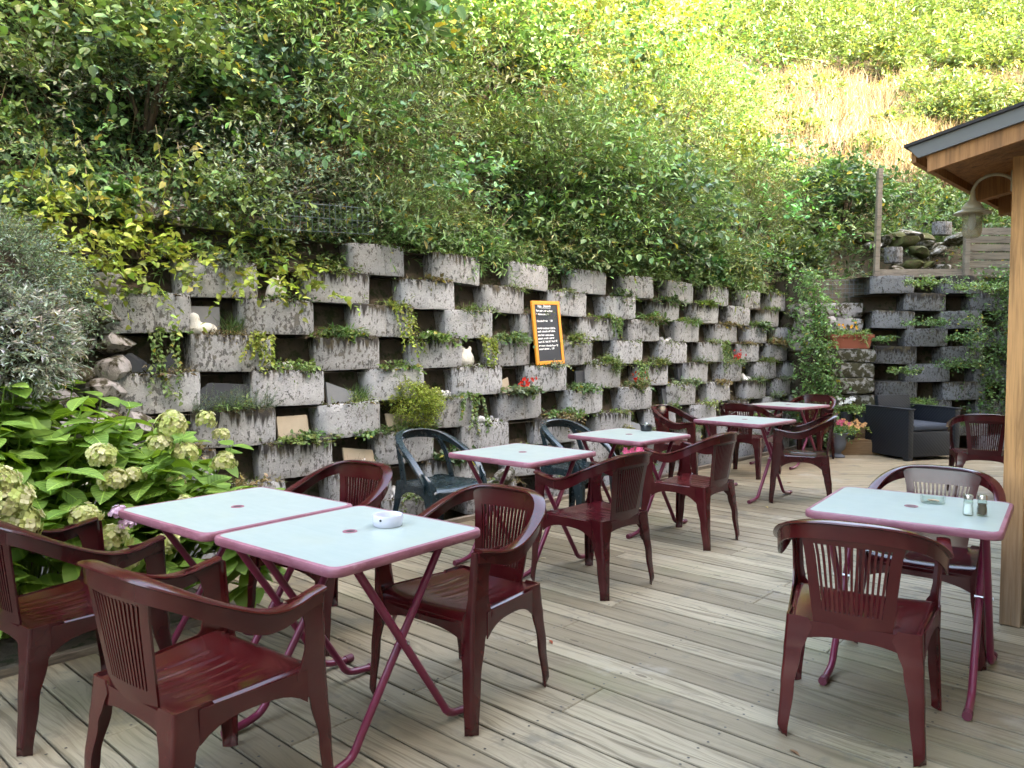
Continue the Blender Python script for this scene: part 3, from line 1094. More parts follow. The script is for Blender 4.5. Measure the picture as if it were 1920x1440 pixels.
# rubble stones at the near end of the wall
rub = empty('rubble_wall', wp(0.9, 4.75, 0), 0, 'rough rubble stones at the near end of the block wall beside the grey shrub', 'stone wall')
rr = random.Random(77)
base = wp(0.9, 4.75, 0)
cell = 0
for k in range(11):
    zz = 0.02 + k * 0.165
    s = -2.6 + rr.uniform(0, .2)
    while s < 1.72:
        ww = rr.uniform(0.16, 0.36)
        hh = rr.uniform(0.15, 0.21)
        p = wp(s + ww / 2, 4.78 + 0.03 * k + rr.uniform(-.05, .05), zz + hh / 2) - base
        rock_mesh(400 + cell % 24, (ww * 1.08, 0.32, hh * 1.12), 0.3).build('stone', 'rubble', rub, 40, p, (rr.uniform(-.2, .2), rr.uniform(-.2, .2), WROT + rr.uniform(-.3, .3)))
        cell += 1
        s += ww * 0.98
bk = MB()
bk.add([wp(-9, 5.0, -0.1) - base, wp(1.7, 5.0, -0.1) - base, wp(1.7, 5.35, 2.15) - base, wp(-9, 5.35, 2.15) - base], [(0, 1, 2, 3)])
bk.build('soil_fill', 'soil', rub)

# ---- unseen building added behind the viewer to block the sun and shade the terrace
added_house = empty('added_house', wp(2.0, -2.4, 0), -WA, 'tall rendered building added out of view behind the viewer to shade the terrace', 'added_house')
# local x: away from the terrace, local y: along the wall
hl, hd, he = 30.0, 9.0, 9.95
m = MB()
m.box((hd / 2, 0, he / 2), (hd, hl, he))
m.build('wall', 'render_wall', added_house)
m = MB()
pit = math.tan(R(27))
ov = 0.7
for sgn in (0, 1):
    xa, xb = (-ov, hd / 2) if sgn == 0 else (hd + ov, hd / 2)
    za, zb = he - ov * pit, he + hd / 2 * pit
    m.add([(xa, -hl / 2 - .6, za), (xb, -hl / 2 - .6, zb), (xb, hl / 2 + .6, zb), (xa, hl / 2 + .6, za),
           (xa, -hl / 2 - .6, za + .18), (xb, -hl / 2 - .6, zb + .18), (xb, hl / 2 + .6, zb + .18), (xa, hl / 2 + .6, za + .18)],
          [(0, 1, 2, 3), (4, 5, 6, 7), (0, 1, 5, 4), (1, 2, 6, 5), (2, 3, 7, 6), (3, 0, 4, 7)])
m.build('roof', 'roof_tile', added_house)
for st in range(3):
    for i in range(9):
        if st == 0 and i % 2:
            continue
        w_ = MB()
        w_.box((-0.02, 0, 0), (0.10, 1.15, 1.4))
        wo = w_.build('window', 'grey_wood', added_house, None, (0, -hl / 2 + 2 + i * 3.2, 1.75 + st * 3.1))
        for sg in (-1, 1):
            pn = MB()
            pn.box((-0.075, sg * 0.26, 0), (0.02, 0.44, 1.2))
            pn.build('pane', 'pane', wo)

# ---- timber hut at the right
HC = Vector((2.47, 3.84, 0))
GV = Vector((WN[0], WN[1], 0))           # along the gable, towards the camera's right
WV3 = Vector((WV[0], WV[1], 0))
hut = empty('timber_hut', HC, 0, 'timber hut corner with overhanging roof at the right edge', 'hut')
hrot = math.atan2(GV.y, GV.x)


def hutbox(name, mat, u, v, z, size, bev=0.004, rot=None):
    """u along the gable, v along the side wall (away)"""
    p = GV * u + WV3 * v + Vector((0, 0, z))
    mm = MB()
    mm.box((0, 0, 0), size, None, bev)
    e = Euler((0, 0, hrot)) if rot is None else rot
    return mm.build(name, mat, hut, None, p, e)


hutbox('corner_post', 'larch', 0.045, 0.045, 1.17, (0.092, 0.092, 2.34), 0.006)
u = 0.094
rr = random.Random(4)
while u < 3.4:
    bw = rr.choice([0.14, 0.16, 0.18])
    hutbox('wall_board', 'larch', u + bw / 2, 0.062 + rr.uniform(-.003, .003), 1.30, (bw - 0.004, 0.022, 2.60 + u * 0.2), 0.003)
    u += bw
hutbox('tie_beam', 'larch', 0.20, 0.036, 2.33, (0.20, 0.07, 0.13), 0.006)
v = 0.094
while v < 6.0:
    bw = rr.choice([0.14, 0.16, 0.18])
    hutbox('wall_board', 'larch', 0.055, v + bw / 2, 1.17, (0.022, bw - 0.004, 2.34), 0.003)
    v += bw
# roof: slopes down towards the terrace, ridge parallel to the wall
SL = 0.21
sla = math.atan(SL)
z_e = 2.385
ue, ve = -0.37, -0.38


def roofslab(name, mat, u0, u1, v0, v1, dz0, dz1, off=0.0):
    mm = MB()
    P = []
    for (uu, vv) in ((u0, v0), (u1, v0), (u1, v1), (u0, v1)):
        for dz in (dz0, dz1):
            P.append(GV * uu + WV3 * vv + Vector((0, 0, z_e + (uu - ue) * SL + dz)))
    mm.add(P, [(0, 2, 4, 6), (1, 7, 5, 3), (0, 1, 3, 2), (2, 3, 5, 4), (4, 5, 7, 6), (6, 7, 1, 0)])
    return mm.build(name, mat, hut)


roofslab('roof_covering', 'roofing', ue - 0.012, 3.6, ve - 0.014, 6.2, -0.004, 0.010)
mm = MB()      # sheet-metal verge with a raked end
P = []
for vv in (ve, ve + 0.02):
    for (uu, dz) in ((ue, -0.005), (ue + 0.048, -0.072), (3.6, -0.072), (3.6, -0.005)):
        P.append(GV * uu + WV3 * vv + Vector((0, 0, z_e + (uu - ue) * SL + dz)))
mm.add(P, [(0, 1, 2, 3), (7, 6, 5, 4), (0, 4, 5, 1), (1, 5, 6, 2), (2, 6, 7, 3), (3, 7, 4, 0)])
mm.build('verge_flashing', 'fascia', hut)
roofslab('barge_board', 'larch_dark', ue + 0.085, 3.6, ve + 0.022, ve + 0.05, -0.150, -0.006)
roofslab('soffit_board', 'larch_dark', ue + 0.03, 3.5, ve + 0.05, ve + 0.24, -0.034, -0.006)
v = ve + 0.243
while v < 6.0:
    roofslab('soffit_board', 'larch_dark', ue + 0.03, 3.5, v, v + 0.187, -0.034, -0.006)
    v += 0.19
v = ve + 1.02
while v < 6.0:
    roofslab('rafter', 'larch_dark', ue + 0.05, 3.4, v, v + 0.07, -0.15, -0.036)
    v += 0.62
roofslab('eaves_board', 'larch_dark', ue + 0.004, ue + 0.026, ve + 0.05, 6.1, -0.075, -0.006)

# ================================================================== FURNITURE
# ---- monobloc armchair with slatted back
def mirror(pts):
    return [(-p[0], p[1], p[2]) for p in reversed(pts[1:])] + list(pts)


def sweep_rail(half, prof, n=64):
    """half: (x, y, z, drop) from the back centre to the arm front; prof(drop) -> closed profile of (out, up)"""
    full = [(-p[0],) + tuple(p[1:]) for p in reversed(half[1:])] + list(half)
    path = catmull(full, n)
    m = MB()
    rings = []
    for i, p in enumerate(path):
        a = path[max(i - 1, 0)]
        b_ = path[min(i + 1, n - 1)]
        t = Vector((b_[0] - a[0], b_[1] - a[1], 0)).normalized()
        out = Vector((t.y, -t.x, 0))
        rings.append([Vector(p[:3]) + out * o_ + Vector((0, 0, u_)) for (o_, u_) in prof(p[3])])
    m.loft(rings)
    return m


def t_prof(h):
    return [(-.023, -.001), (-.021, .004), (-.008, .0065), (.010, .0065), (.024, .003), (.026, -.002), (.022, -.006), (.0105, -.008), (.0085, -h), (.0025, -h), (.0020, -.008), (-.020, -.006)]


RAIL = [(0, -.285, .800, .060), (.09, -.281, .798, .060), (.165, -.262, .787, .058), (.222, -.215, .762, .056), (.256, -.150, .727, .058), (.273, -.075, .690, .064),
        (.280, 0, .660, .066), (.279, .065, .648, .058), (.274, .125, .652, .050), (.270, .175, .663, .046), (.267, .225, .672, .046)]


def interp(keys, z):
    keys = sorted(keys)
    if z <= keys[0][0]:
        return keys[0][1:]
    for a, b_ in zip(keys, keys[1:]):
        if z <= b_[0]:
            f = (z - a[0]) / (b_[0] - a[0])
            f = f * f * (3 - 2 * f)
            return tuple(x + (y_ - x) * f for x, y_ in zip(a[1:], b_[1:]))
    return keys[-1][1:]


def l_leg(keys, sx, sy, n=26, notch=True):
    """angle-section leg; keys: z, outer x, outer y, width in x, width in y"""
    z0, z1 = min(k[0] for k in keys), max(k[0] for k in keys)
    rings = []
    for i in range(n):
        z = z0 + (z1 - z0) * i / (n - 1)
        xo, yo, wx, wy = interp(keys, z)
        pr = [(0, wy), (0, .014), (.0015, .006), (.006, .0015), (.014, 0), (wx, 0), (wx, .006), (.016, .007), (.0075, .016), (.006, wy)]
        toe = .013 * max(0, 1 - z / .036) if notch else 0      # slanted cut across the toe
        rings.append([Vector((sx * (xo - a - (toe if k_ in (1, 2, 3, 4, 7, 8) else 0)), sy * (yo - b_ - (toe if k_ in (1, 2, 3, 4, 7, 8) else 0)), z)) for k_, (a, b_) in enumerate(pr)])
    m = MB()
    m.loft(rings)
    return m


FRONT = [(0.0, .277, .270, .036, .038), (.20, .270, .262, .045, .051), (.33, .265, .254, .054, .072), (.385, .264, .250, .058, .100), (.42, .264, .248, .050, .118),
         (.445, .264, .247, .036, .098), (.50, .266, .244, .030, .080), (.57, .268, .241, .028, .078), (.615, .269, .239, .026, .088), (.645, .2695, .238, .024, .120), (.664, .2695, .237, .022, .150)]
REAR = [(0.0, .240, -.272, .038, .037), (.18, .233, -.257, .049, .050), (.31, .227, -.243, .063, .070), (.365, .224, -.236, .080, .105), (.405, .222, -.232, .095, .130), (.435, .220, -.230, .075, .110)]


def seat_mesh(pattern='ribs'):
    nu, nv = 56, 30
    V_, F_ = [], []
    for j in range(nv + 1):
        v = j / nv
        for i in range(nu + 1):
            u = -1 + 2 * i / nu
            hw = .212 + .043 * v
            if v > .9:
                hw -= .012 * ((v - .9) / .1) ** 2
            x = u * hw
            y = -.222 + .462 * v + .012 * (1 - u * u) * v
            z = .418 + .010 * u * u + .012 * v - .016 * math.sin(math.pi * min(1, v * 1.05)) * (1 - u * u)
            if v > .86:
                z -= .034 * ((v - .86) / .14) ** 2
            if abs(u) > .93:
                z -= .010 * ((abs(u) - .93) / .07) ** 2
            if pattern == 'ribs':
                for c in (-.62, -.37, -.125, .125, .37, .62):
                    if .16 < v < .72:
                        e = (u - c * (1 - .15 * v)) / .024
                        z += .0042 * math.exp(-e * e) * min(1, (v - .16) / .05, (.72 - v) / .05)
            else:
                if .1 < v < .85 and abs(u) < .85:
                    z += .0022 * math.sin((u * 1.0 + v) * 34) * math.sin((u - v) * 34)
            V_.append((x, y, z))
    n = nu + 1
    for j in range(nv):
        for i in range(nu):
            a = j * n + i
            F_.append((a, a + 1, a + n + 1, a + n))
    m = MB()
    m.add(V_, F_)
    nb = len(V_)
    m.add([(x, y, z - .005) for x, y, z in V_], [tuple(reversed(f)) for f in F_])
    # aprons with arched lower edges
    def apron(p0, p1, zt0, zt1, hmid, hend, th):
        a, b_ = Vector(p0), Vector(p1)
        d_ = (b_ - a).normalized()
        nv_ = Vector((d_.y, -d_.x, 0)) * th
        rings = []
        for i in range(13):
            f = i / 12
            p = a.lerp(b_, f)
            zt = zt0 + (zt1 - zt0) * f
            e = abs(2 * f - 1) ** 3
            h = hmid + (hend - hmid) * e
            rings.append([p + Vector((0, 0, zt)), p + nv_ + Vector((0, 0, zt)), p + nv_ + Vector((0, 0, zt - h)), p + Vector((0, 0, zt - h))])
        m.loft(rings)
    for sx in (-1, 1):
        apron((sx * .221, -.16, 0), (sx * .262, .17, 0), .425, .432, .050, .10, .005 * sx)
    apron((-.21, .244, 0), (.21, .244, 0), .405, .405, .040, .075, .005)
    apron((-.15, -.229, 0), (.15, -.229, 0), .424, .424, .048, .065, -.005)
    return m.mesh('seat', 'burgundy' if pattern == 'ribs' else 'green_plastic', 50)


def back_y(x, z):
    return -.222 - (z - .41) * .155 + .55 * x * x


def back_w(z):
    return .128 + (z - .42) / .34 * .036 + .010 * max(0, (z - .66) / .1) ** 2


def back_patch(m, x0, x1, z0, z1, nx, nz, th=.007):
    """x0, x1: functions of z"""
    n = nx + 1
    fr, bk_ = [], []
    for j in range(nz + 1):
        z = z0 + (z1 - z0) * j / nz
        a, b_ = x0(z), x1(z)
        for i in range(nx + 1):
            x = a + (b_ - a) * i / nx
            fr.append((x, back_y(x, z), z))
            bk_.append((x, back_y(x, z) - th, z))
    k = len(fr)
    F_ = []
    for j in range(nz):
        for i in range(nx):
            a = j * n + i
            F_.append((a, a + 1, a + n + 1, a + n))
            F_.append((k + a, k + a + n, k + a + n + 1, k + a + 1))
    for i in range(nx):
        F_.append((i, k + i, k + i + 1, i + 1))
        t_ = nz * n
        F_.append((t_ + i, t_ + i + 1, k + t_ + i + 1, k + t_ + i))
    for j in range(nz):
        F_.append((j * n, (j + 1) * n, k + (j + 1) * n, k + j * n))
        F_.append((j * n + nx, k + j * n + nx, k + (j + 1) * n + nx, (j + 1) * n + nx))
    m.add(fr + bk_, F_)


def make_chair():
    root = empty('garden_chair')
    m = sweep_rail(RAIL, t_prof, 72)
    m.build('armrest_rail', 'burgundy', root, 40)
    link('seat', seat_mesh(), root)
    bm_ = MB()
    st = .036
    back_patch(bm_, lambda z: -back_w(z), lambda z: -back_w(z) + st, .470, .715, 4, 10)
    back_patch(bm_, lambda z: back_w(z) - st, lambda z: back_w(z), .470, .715, 4, 10)
    back_patch(bm_, lambda z: -back_w(z), lambda z: back_w(z), .385, .470, 14, 4)
    back_patch(bm_, lambda z: -back_w(z), lambda z: back_w(z), .715, .784, 14, 4)
    bo = bm_.build('backrest', 'burgundy', root, 40)
    ns = 13
    for i in range(ns):
        f = (i + 0.5) / ns
        sl = MB()

        def cx(z, f=f):
            w_ = back_w(z) - st
            return -w_ + 2 * w_ * f
        back_patch(sl, lambda z: cx(z) - .0041, lambda z: cx(z) + .0041, .468, .718, 1, 6, .009)
        sl.build('slat', 'burgundy', bo)
    for sx in (-1, 1):
        l_leg(FRONT, sx, 1, 40).build('leg', 'burgundy', root, 40)
        l_leg(REAR, sx, -1 * -1, 26).build('leg', 'burgundy', root, 40) if False else None
        rk = [(k[0], k[1], -k[2], k[3], k[4]) for k in REAR]
        l_leg(rk, sx, -1, 26).build('leg', 'burgundy', root, 40)
    return root


def make_green_chair():
    root = empty('garden_chair')
    hoop = [(0, -.285, .79, .062), (.10, -.276, .785, .062), (.18, -.235, .768, .060), (.232, -.165, .735, .054), (.260, -.085, .690, .050), (.274, 0, .640, .048), (.280, .075, .585, .048), (.278, .135, .525, .050), (.273, .180, .455, .055)]
    sweep_rail(hoop, lambda h: [(-.026, -.002), (-.022, .005), (0, .008), (.022, .005), (.026, -.002), (.020, -.008), (.012, -h), (.004, -h), (.002, -.010), (-.022, -.008)], 64).build('armrest_rail', 'green_plastic', root, 40)
    link('seat', seat_mesh('diamond'), root)
    for sx in (-1, 1):
        m = MB()
        path = catmull([(sx * .135, -.268, .745), (sx * .185, -.238, .715), (sx * .212, -.190, .64), (sx * .222, -.150, .54), (sx * .228, -.120, .42)], 18)
        rings = []
        for p in path:
            rings.append([Vector(p) + Vector((dx, dy, 0)) for dx, dy in ((-.006, -.024), (.006, -.024), (.007, .024), (-.007, .024))])
        m.loft(rings)
        m.build('back_support', 'green_plastic', root, 40)
        fk = [(0.0, .272, .255, .044, .046), (.20, .268, .246, .048, .056), (.36, .268, .238, .056, .085), (.42, .270, .232, .052, .105), (.47, .274, .215, .030, .070), (.53, .279, .165, .018, .055)]
        l_leg(fk, sx, 1, 30).build('leg', 'green_plastic', root, 40)
        rk = [(k[0], k[1], -k[2], k[3], k[4]) for k in REAR]
        l_leg(rk, sx, -1, 26).build('leg', 'green_plastic', root, 40)
    return root


CHAIR_GROUP = 'burgundy plastic garden chairs at the tables'
chair_spots = [
    # x, y, facing (deg from +x), label
    (-0.93, 2.29, 54.0, 'burgundy plastic chair nearest the viewer, its slatted back turned to us at lower left'),
    (-1.695, 2.91, 53.0, 'burgundy plastic chair in front of the hydrangea, cut by the left edge'),
    (-0.93, 3.78, 236.0, 'burgundy plastic chair behind the left half of the two joined tables'),
    (-0.195, 3.07, 232.0, 'burgundy plastic chair right of the table with the white ashtray, yellow sheen on its rail'),
    (0.49, 4.53, 135.0, 'burgundy plastic chair with its back to us at the bare table in the middle'),
    (1.31, 5.58, 137.0, 'burgundy plastic chair beside the table with the black ashtray, back turned to us'),
    (1.76, 7.84, -38.0, 'burgundy plastic chair against the wall, left of the second farthest table'),
    (2.66, 7.04, 160.0, 'burgundy plastic chair seen side-on at the right of the second farthest table'),
    (2.61, 8.45, 50.0, 'burgundy plastic chair left of the farthest table, partly hidden by the table before it'),
    (3.71, 9.60, 226.0, 'burgundy plastic chair facing us behind the farthest table'),
    (4.40, 7.15, 62.0, 'burgundy plastic chair half hidden behind the hut post'),
    (1.30, 2.84, 60.0, 'burgundy plastic chair with its back to us before the table with salt and pepper'),
    (1.99, 3.63, 231.0, 'burgundy plastic chair facing us behind the salt and pepper, beside the hut'),
]
proto = make_chair()
rc = random.Random(2)
for i, (x, y, a, lab) in enumerate(chair_spots):
    o = proto if i == 0 else copy_tree(proto)
    o.location = (x, y, 0.0005)
    o.rotation_euler = (0, 0, R(a - 90))
    tag(o, lab, 'chair', CHAIR_GROUP)
    v_ = rc.uniform(.72, 1.28)
    oc_ = (v_, v_ * rc.uniform(.9, 1.2), v_ * rc.uniform(.85, 1.15), 1)
    for ch_ in [o] + list(o.children_recursive):
        ch_.color = oc_
gproto = make_green_chair()
for i, (x, y, a, lab) in enumerate([
        (-0.53, 5.55, -44.0, 'dark green plastic armchair with open hoop back, left one against the wall'),
        (0.55, 6.31, -44.0, 'dark green plastic armchair with open hoop back, between two tables by the wall')]):
    o = gproto if i == 0 else copy_tree(gproto)
    o.location = (x, y, 0.0005)
    o.rotation_euler = (0, 0, R(a - 90))
    tag(o, lab, 'chair', 'dark green plastic chairs along the wall')


# ---- folding tables
def rrect(hx, hy, r, n=6):
    out = []
    for cx_, cy_, a0 in ((hx - r, hy - r, 0), (-hx + r, hy - r, 90), (-hx + r, -hy + r, 180), (hx - r, -hy + r, 270)):
        for k in range(n + 1):
            a = R(a0 + 90 * k / n)
            out.append((cx_ + r * math.cos(a), cy_ + r * math.sin(a)))
    return out


TH, TT = 0.72, 0.031
def make_table():
    """local x = u, y = v; scissor legs open along v"""
    root = empty('folding_table')
    h = 0.352
    m = MB()
    outer = [(h, .045, -TT), (h + .003, .045, -TT + .006), (h + .003, .045, -.008), (h, .045, -.002), (h - .006, .042, 0), (h - .014, .036, 0)]
    rings = [[Vector((x, y, TH + dz)) for x, y in rrect(hh, hh, r_)] for hh, r_, dz in outer]
    m.loft([[Vector((x, y, TH - TT)) for x, y in rrect(h - .02, h - .02, .03)]] + rings + [[Vector((x, y, TH - .003)) for x, y in rrect(h - .0155, h - .0155, .035)]], True, True)
    m.build('tabletop_edge', 'rim', root, 40)
    m = MB()
    m.prism(rrect(h - .0145, h - .0145, .0355), TH - .010, TH - .0008)
    m.build('laminate', 'laminate', root)
    m = MB()
    ring = []
    for r_, z in ((.017, .0004), (.019, .0022), (.026, .0022), (.028, .0002)):
        ring.append([Vector((r_ * math.cos(2 * math.pi * k / 20), r_ * math.sin(2 * math.pi * k / 20), TH + z)) for k in range(20)])
    m.loft(ring, True, False)
    po = m.build('parasol_hole', 'rim', root, 40)
    m = MB()
    m.add([Vector((.0175 * math.cos(2 * math.pi * k / 16), .0175 * math.sin(2 * math.pi * k / 16), TH + .0003)) for k in range(16)], [tuple(range(16))])
    m.build('hole', 'black_melamine', po)
    tr = .0145
    for sv in (1, -1):
        off = .016 if sv > 0 else -.016
        for su in (-1, 1):
            uu = su * (.275 + (off if su > 0 else off))
            pts = [(uu, -sv * .215, TH - TT - .012), (uu, -sv * .19, TH - TT - .05), (uu, sv * .165, .115), (uu, sv * .195, .065), (uu, sv * .240, .032), (uu, sv * .350, .0165)]
            path = [pts[0], pts[1]] + [tuple(p) for p in catmull(pts[1:], 16)][1:]
            m = MB()
            m.tube(path, tr, 12)
            lo = m.build('leg', 'tube', root, 50)
            m = MB()
            m.tube([(uu, sv * .335, .0185), (uu, sv * .372, .0180)], .0175, 12)
            m.build('foot_cap', 'cap', lo, 40)
            m = MB()
            m.tube([(uu + (.018 if su > 0 else -.018), 0, .375), (uu - (.018 if su > 0 else -.018), 0, .375)], .006, 8)
            m.build('bolt', 'bolt', lo, 40)
        # hinge bar under the top and stretcher between the two tubes of a frame
        m = MB()
        m.tube([(-.29 + off, -sv * .215, TH - TT - .013), (.29 + off, -sv * .215, TH - TT - .013)], tr * .95, 12)
        m.build('hinge_bar', 'tube', root, 50)
    return root


TABLE_GROUP = 'square folding terrace tables'
table_spots = [
    (-0.60, 2.82, -38.5, 'square folding table with mint top and pink edge carrying a white ashtray'),
    (-1.175, 3.265, -38.5, 'empty square folding table pushed against the hydrangea, left half of the joined pair'),
    (0.07, 4.99, -41.0, 'empty square folding table between a dark green chair and a burgundy chair in the middle'),
    (0.92, 6.02, -44.0, 'square folding table carrying a black ashtray'),
    (2.21, 7.28, -46.0, 'empty square folding table second farthest from us, legs crossed in full view'),
    (3.31, 9.20, -50.0, 'empty square folding table farthest from us'),
    (1.715, 3.275, -36.0, 'square folding table with salt, pepper and a glass ashtray by the hut'),
]
tproto = make_table()
TBL = []
for i, (x, y, a, lab) in enumerate(table_spots):
    o = tproto if i == 0 else copy_tree(tproto)
    o.location = (x, y, 0.0004)
    o.rotation_euler = (0, 0, R(a))
    tag(o, lab, 'table', TABLE_GROUP)
    TBL.append(o)

# ---- things on the tables
def ashtray(loc, mat, label, r=.062, h=.042, glass=False):
    m = MB()
    m.lathe([(r * .9, 0), (r * .97, .004), (r, h * .5), (r, h - .003), (r * .97, h), (r * .9, h), (r * .86, h - .004), (r * .84, .010), (r * .5, .008), (.001, .008)], 36)
    o = m.build('ashtray', mat, None, 40, loc)
    tag(o, label, 'ashtray')
    return o


p = at_z(727, 985, TH)
a1 = ashtray((p.x, p.y, TH), 'white_china', 'round white ashtray on the nearest left table', .058, .044)
m = MB()
m.lathe([(.005, -.001), (.005, .0008), (.001, .001)], 10)
m.build('rest_hole', 'black_melamine', a1, None, (-.018, -.0565, .030), (R(90), 0, R(-18)))
p = at_z(1212, 808, TH)
a2 = ashtray((p.x, p.y, TH), 'black_melamine', 'small black lidded ashtray on the middle table', .048, .052)
m = MB()
m.lathe([(.045, .046), (.044, .054), (.018, .060), (.010, .064), (.008, .072), (.001, .074)], 24)
m.build('lid', 'steel', a2, 40)
p = at_z(1749, 943, TH)
a3 = ashtray((p.x, p.y, TH), 'glass', 'clear glass ashtray with cigarette ends near the salt shaker', .050, .034)
for k, (dx, dy, rz) in enumerate(((-.008, .004, .3), (.010, -.004, -.5))):
    m = MB()
    m.tube([(-.014, 0, 0), (.014, 0, 0)], .0038, 10)
    tag(m.build('cigarette_butt', 'butt', None, 40, (p.x + dx, p.y + dy, TH + .0125), (0, R(8), rz)), ('left' if k == 0 else 'right') + ' one of two short cigarette ends in the glass ashtray', 'cigarette', 'cigarette ends in the ashtray')


def shaker(px, py, mat, label):
    p = at_z(px, py, TH)
    root = empty('shaker', (p.x, p.y, TH), 0, label, 'shaker')
    m = MB()
    m.lathe([(.017, 0), (.0195, .003), (.0195, .030), (.0165, .042), (.0185, .052), (.0165, .066), (.015, .068), (.014, .066), (.016, .052), (.0145, .042), (.0172, .030), (.0172, .006), (.001, .005)], 20)
    m.build('jar', 'glass', root, 40)
    m = MB()
    m.lathe([(.001, .0055), (.0165, .0062), (.0168, .030), (.0142, .042), (.0155, .049), (.001, .050)], 20)
    m.build('contents', mat, root, 40)
    m = MB()
    m.lathe([(.0175, .066), (.0175, .080), (.0160, .0845), (.001, .0855)], 20)
    m.build('cap', 'steel', root, 40)


shaker(1815, 966, 'salt', 'glass salt shaker filled with white salt on the right table')
shaker(1841, 967, 'pepper', 'glass pepper shaker filled with brown pepper on the right table')

# ---- wicker-look armchair at the back
arm = empty('wicker_armchair', (5.15, 9.88, 0), R(-74 + 90), 'dark anthracite wicker-look lounge armchair on the far deck', 'armchair')
# local -y is the front
for sx in (-1, 1):
    m = MB()
    m.box((sx * .355, 0, .335), (.085, .74, .60), None, .012)
    o = m.build('side_panel', 'weave', arm, 40)
    m = MB()
    m.box((sx * .355, 0, .637), (.10, .76, .022), None, .008)
    m.build('armrest', 'weave', o, 40)
    for sy in (-1, 1):
        m = MB()
        m.box((sx * .355, sy * .33, .018), (.08, .07, .036), None, .004)
        m.build('foot', 'weave', arm, 40)
m = MB()
m.box((0, -.345, .20), (.62, .035, .30), None, .008)
m.box((0, -.01, .345), (.62, .70, .03), None, .006)
m.build('seat_base', 'weave', arm, 40)
m = MB()
m.box((0, -.04, .405), (.60, .62, .085), None, .03)
m.build('seat_cushion', 'cushion', arm, 60)
m = MB()
m.box((0, .31, .55), (.52, .07, .46), (R(-10), 0, 0), .02)
m.build('backrest', 'weave', arm, 40)

# ---- timber steps with pots in the corner
stp = empty('plant_steps', (4.56, 10.1, 0), R(4), 'small brown timber plant steps beside the wicker armchair', 'plant stand')
for k, (y0, z0, z1) in enumerate(((-.10, 0, .17), (.14, .17, .37))):
    hcut = 2 if k else 1
    for q_ in range(hcut):
        zz0 = z0 + (z1 - z0) * q_ / hcut
        zz1 = z0 + (z1 - z0) * (q_ + 1) / hcut
        m = MB()
        m.box((0, y0, (zz0 + zz1) / 2), (.62, .028, zz1 - zz0 - .004), None, .003)
        m.build('riser', 'step_wood', stp)
    for q_ in range(2):
        m = MB()
        m.box((0, y0 + .055 + q_ * .112, z1 + .012), (.64, .108, .024), None, .003)
        m.build('tread', 'step_wood', stp)


def pot_mesh(r, h, lip=.008):
    m = MB()
    m.lathe([(r * .74, 0), (r * .78, .004), (r * .98, h - .02), (r + lip, h - .02), (r + lip, h), (r * .93, h), (r * .9, h - .02), (.001, h - .022)], 22)
    return m


# ---- lamp on the hut
lp = empty('wall_lamp', (0, 0, 0), 0, 'cream gooseneck wall lantern with ribbed glass under the hut eaves', 'lamp')
lc = at_y(1823, 398, 4.12)
lp.location = lc
lp.scale = (.86, .86, .9)
m = MB()
m.lathe([(.103, -.010), (.105, -.006), (.098, .000), (.066, .014), (.058, .018), (.057, .030), (.050, .044), (.036, .056), (.022, .066), (.016, .085), (.012, .125), (.001, .126)], 28)
m.lathe([(.060, -.004), (.060, .03), (.001, .031)], 24)
m.build('shade', 'cream_metal', lp, 40)
prof = [(.054, -.006)]
for k in range(9):
    z = -.012 - .012 * k
    prof += [(.0565, z), (.0535, z - .006)]
prof += [(.054, -.122), (.048, -.138), (.034, -.150), (.001, -.154)]
m = MB()
m.lathe(prof, 26)
m.build('glass', 'lamp_glass', lp, 30)
m = MB()
m.lathe([(.016, 0), (.018, -.03), (.022, -.07), (.014, -.100), (.001, -.106)], 14)
m.build('bulb', 'white_china', lp, 40)
m = MB()
wallv = GV * .215
pts = [Vector((0, 0, .12)), Vector((0, 0, .14)) + wallv * .02, Vector((0, 0, .178)) + wallv * .14, Vector((0, 0, .202)) + wallv * .38, Vector((0, 0, .200)) + wallv * .66, Vector((0, 0, .175)) + wallv * .90, Vector((0, 0, .150)) + wallv * .98]
m.tube([tuple(p) for p in catmull([tuple(p) for p in pts], 24)], .0095, 10)
m.build('gooseneck', 'cream_metal', lp, 50)
m = MB()
m.box(tuple(Vector((0, 0, .15)) + wallv * 1.0), (.02, .08, .12), (0, 0, hrot), .006)
m.build('backplate', 'cream_metal', lp, 40)

# ---- chalkboard leaning on the wall
k_cb = 4
cb_c = at_wall(1027, 624, row_d(5) - 0.035)
cb = empty('chalkboard_menu', cb_c, 0, 'dessert menu chalkboard with orange frame leaning on the block wall', 'chalkboard')
ax = Vector(tuple(WV))
nrm_ = Vector(tuple(WN))
upv = (Vector((0, 0, 1)) - nrm_ * 0.10).normalized()
nn = ax.cross(upv).normalized()
mt = Matrix((ax, nn * -1, upv)).transposed()
mt = mt @ Matrix.Rotation(R(-1.5), 3, 'Y')
cb.rotation_euler = mt.to_euler()
cw, ch = 0.405, 0.615
nf = 1 if (mt @ Vector((0, -1, 0))).dot(nrm_) > 0 else -1       # which way the written face points
fy = -1 if (mt @ Vector((0, -1, 0))).dot(nrm_) > 0 else 1
for (cx_, cz_, sx_, sz_) in ((0, ch / 2 - .018, cw, .036), (0, -ch / 2 + .018, cw, .036), (-cw / 2 + .018, 0, .036, ch - .074), (cw / 2 - .018, 0, .036, ch - .074)):
    m = MB()
    m.box((cx_, 0, cz_), (sx_, .022, sz_), None, .003)
    m.build('frame_bar', 'orange', cb)
m = MB()
m.box((0, 0, 0), (cw - .07, .008, ch - .07))
m.build('slate_panel', 'board', cb)
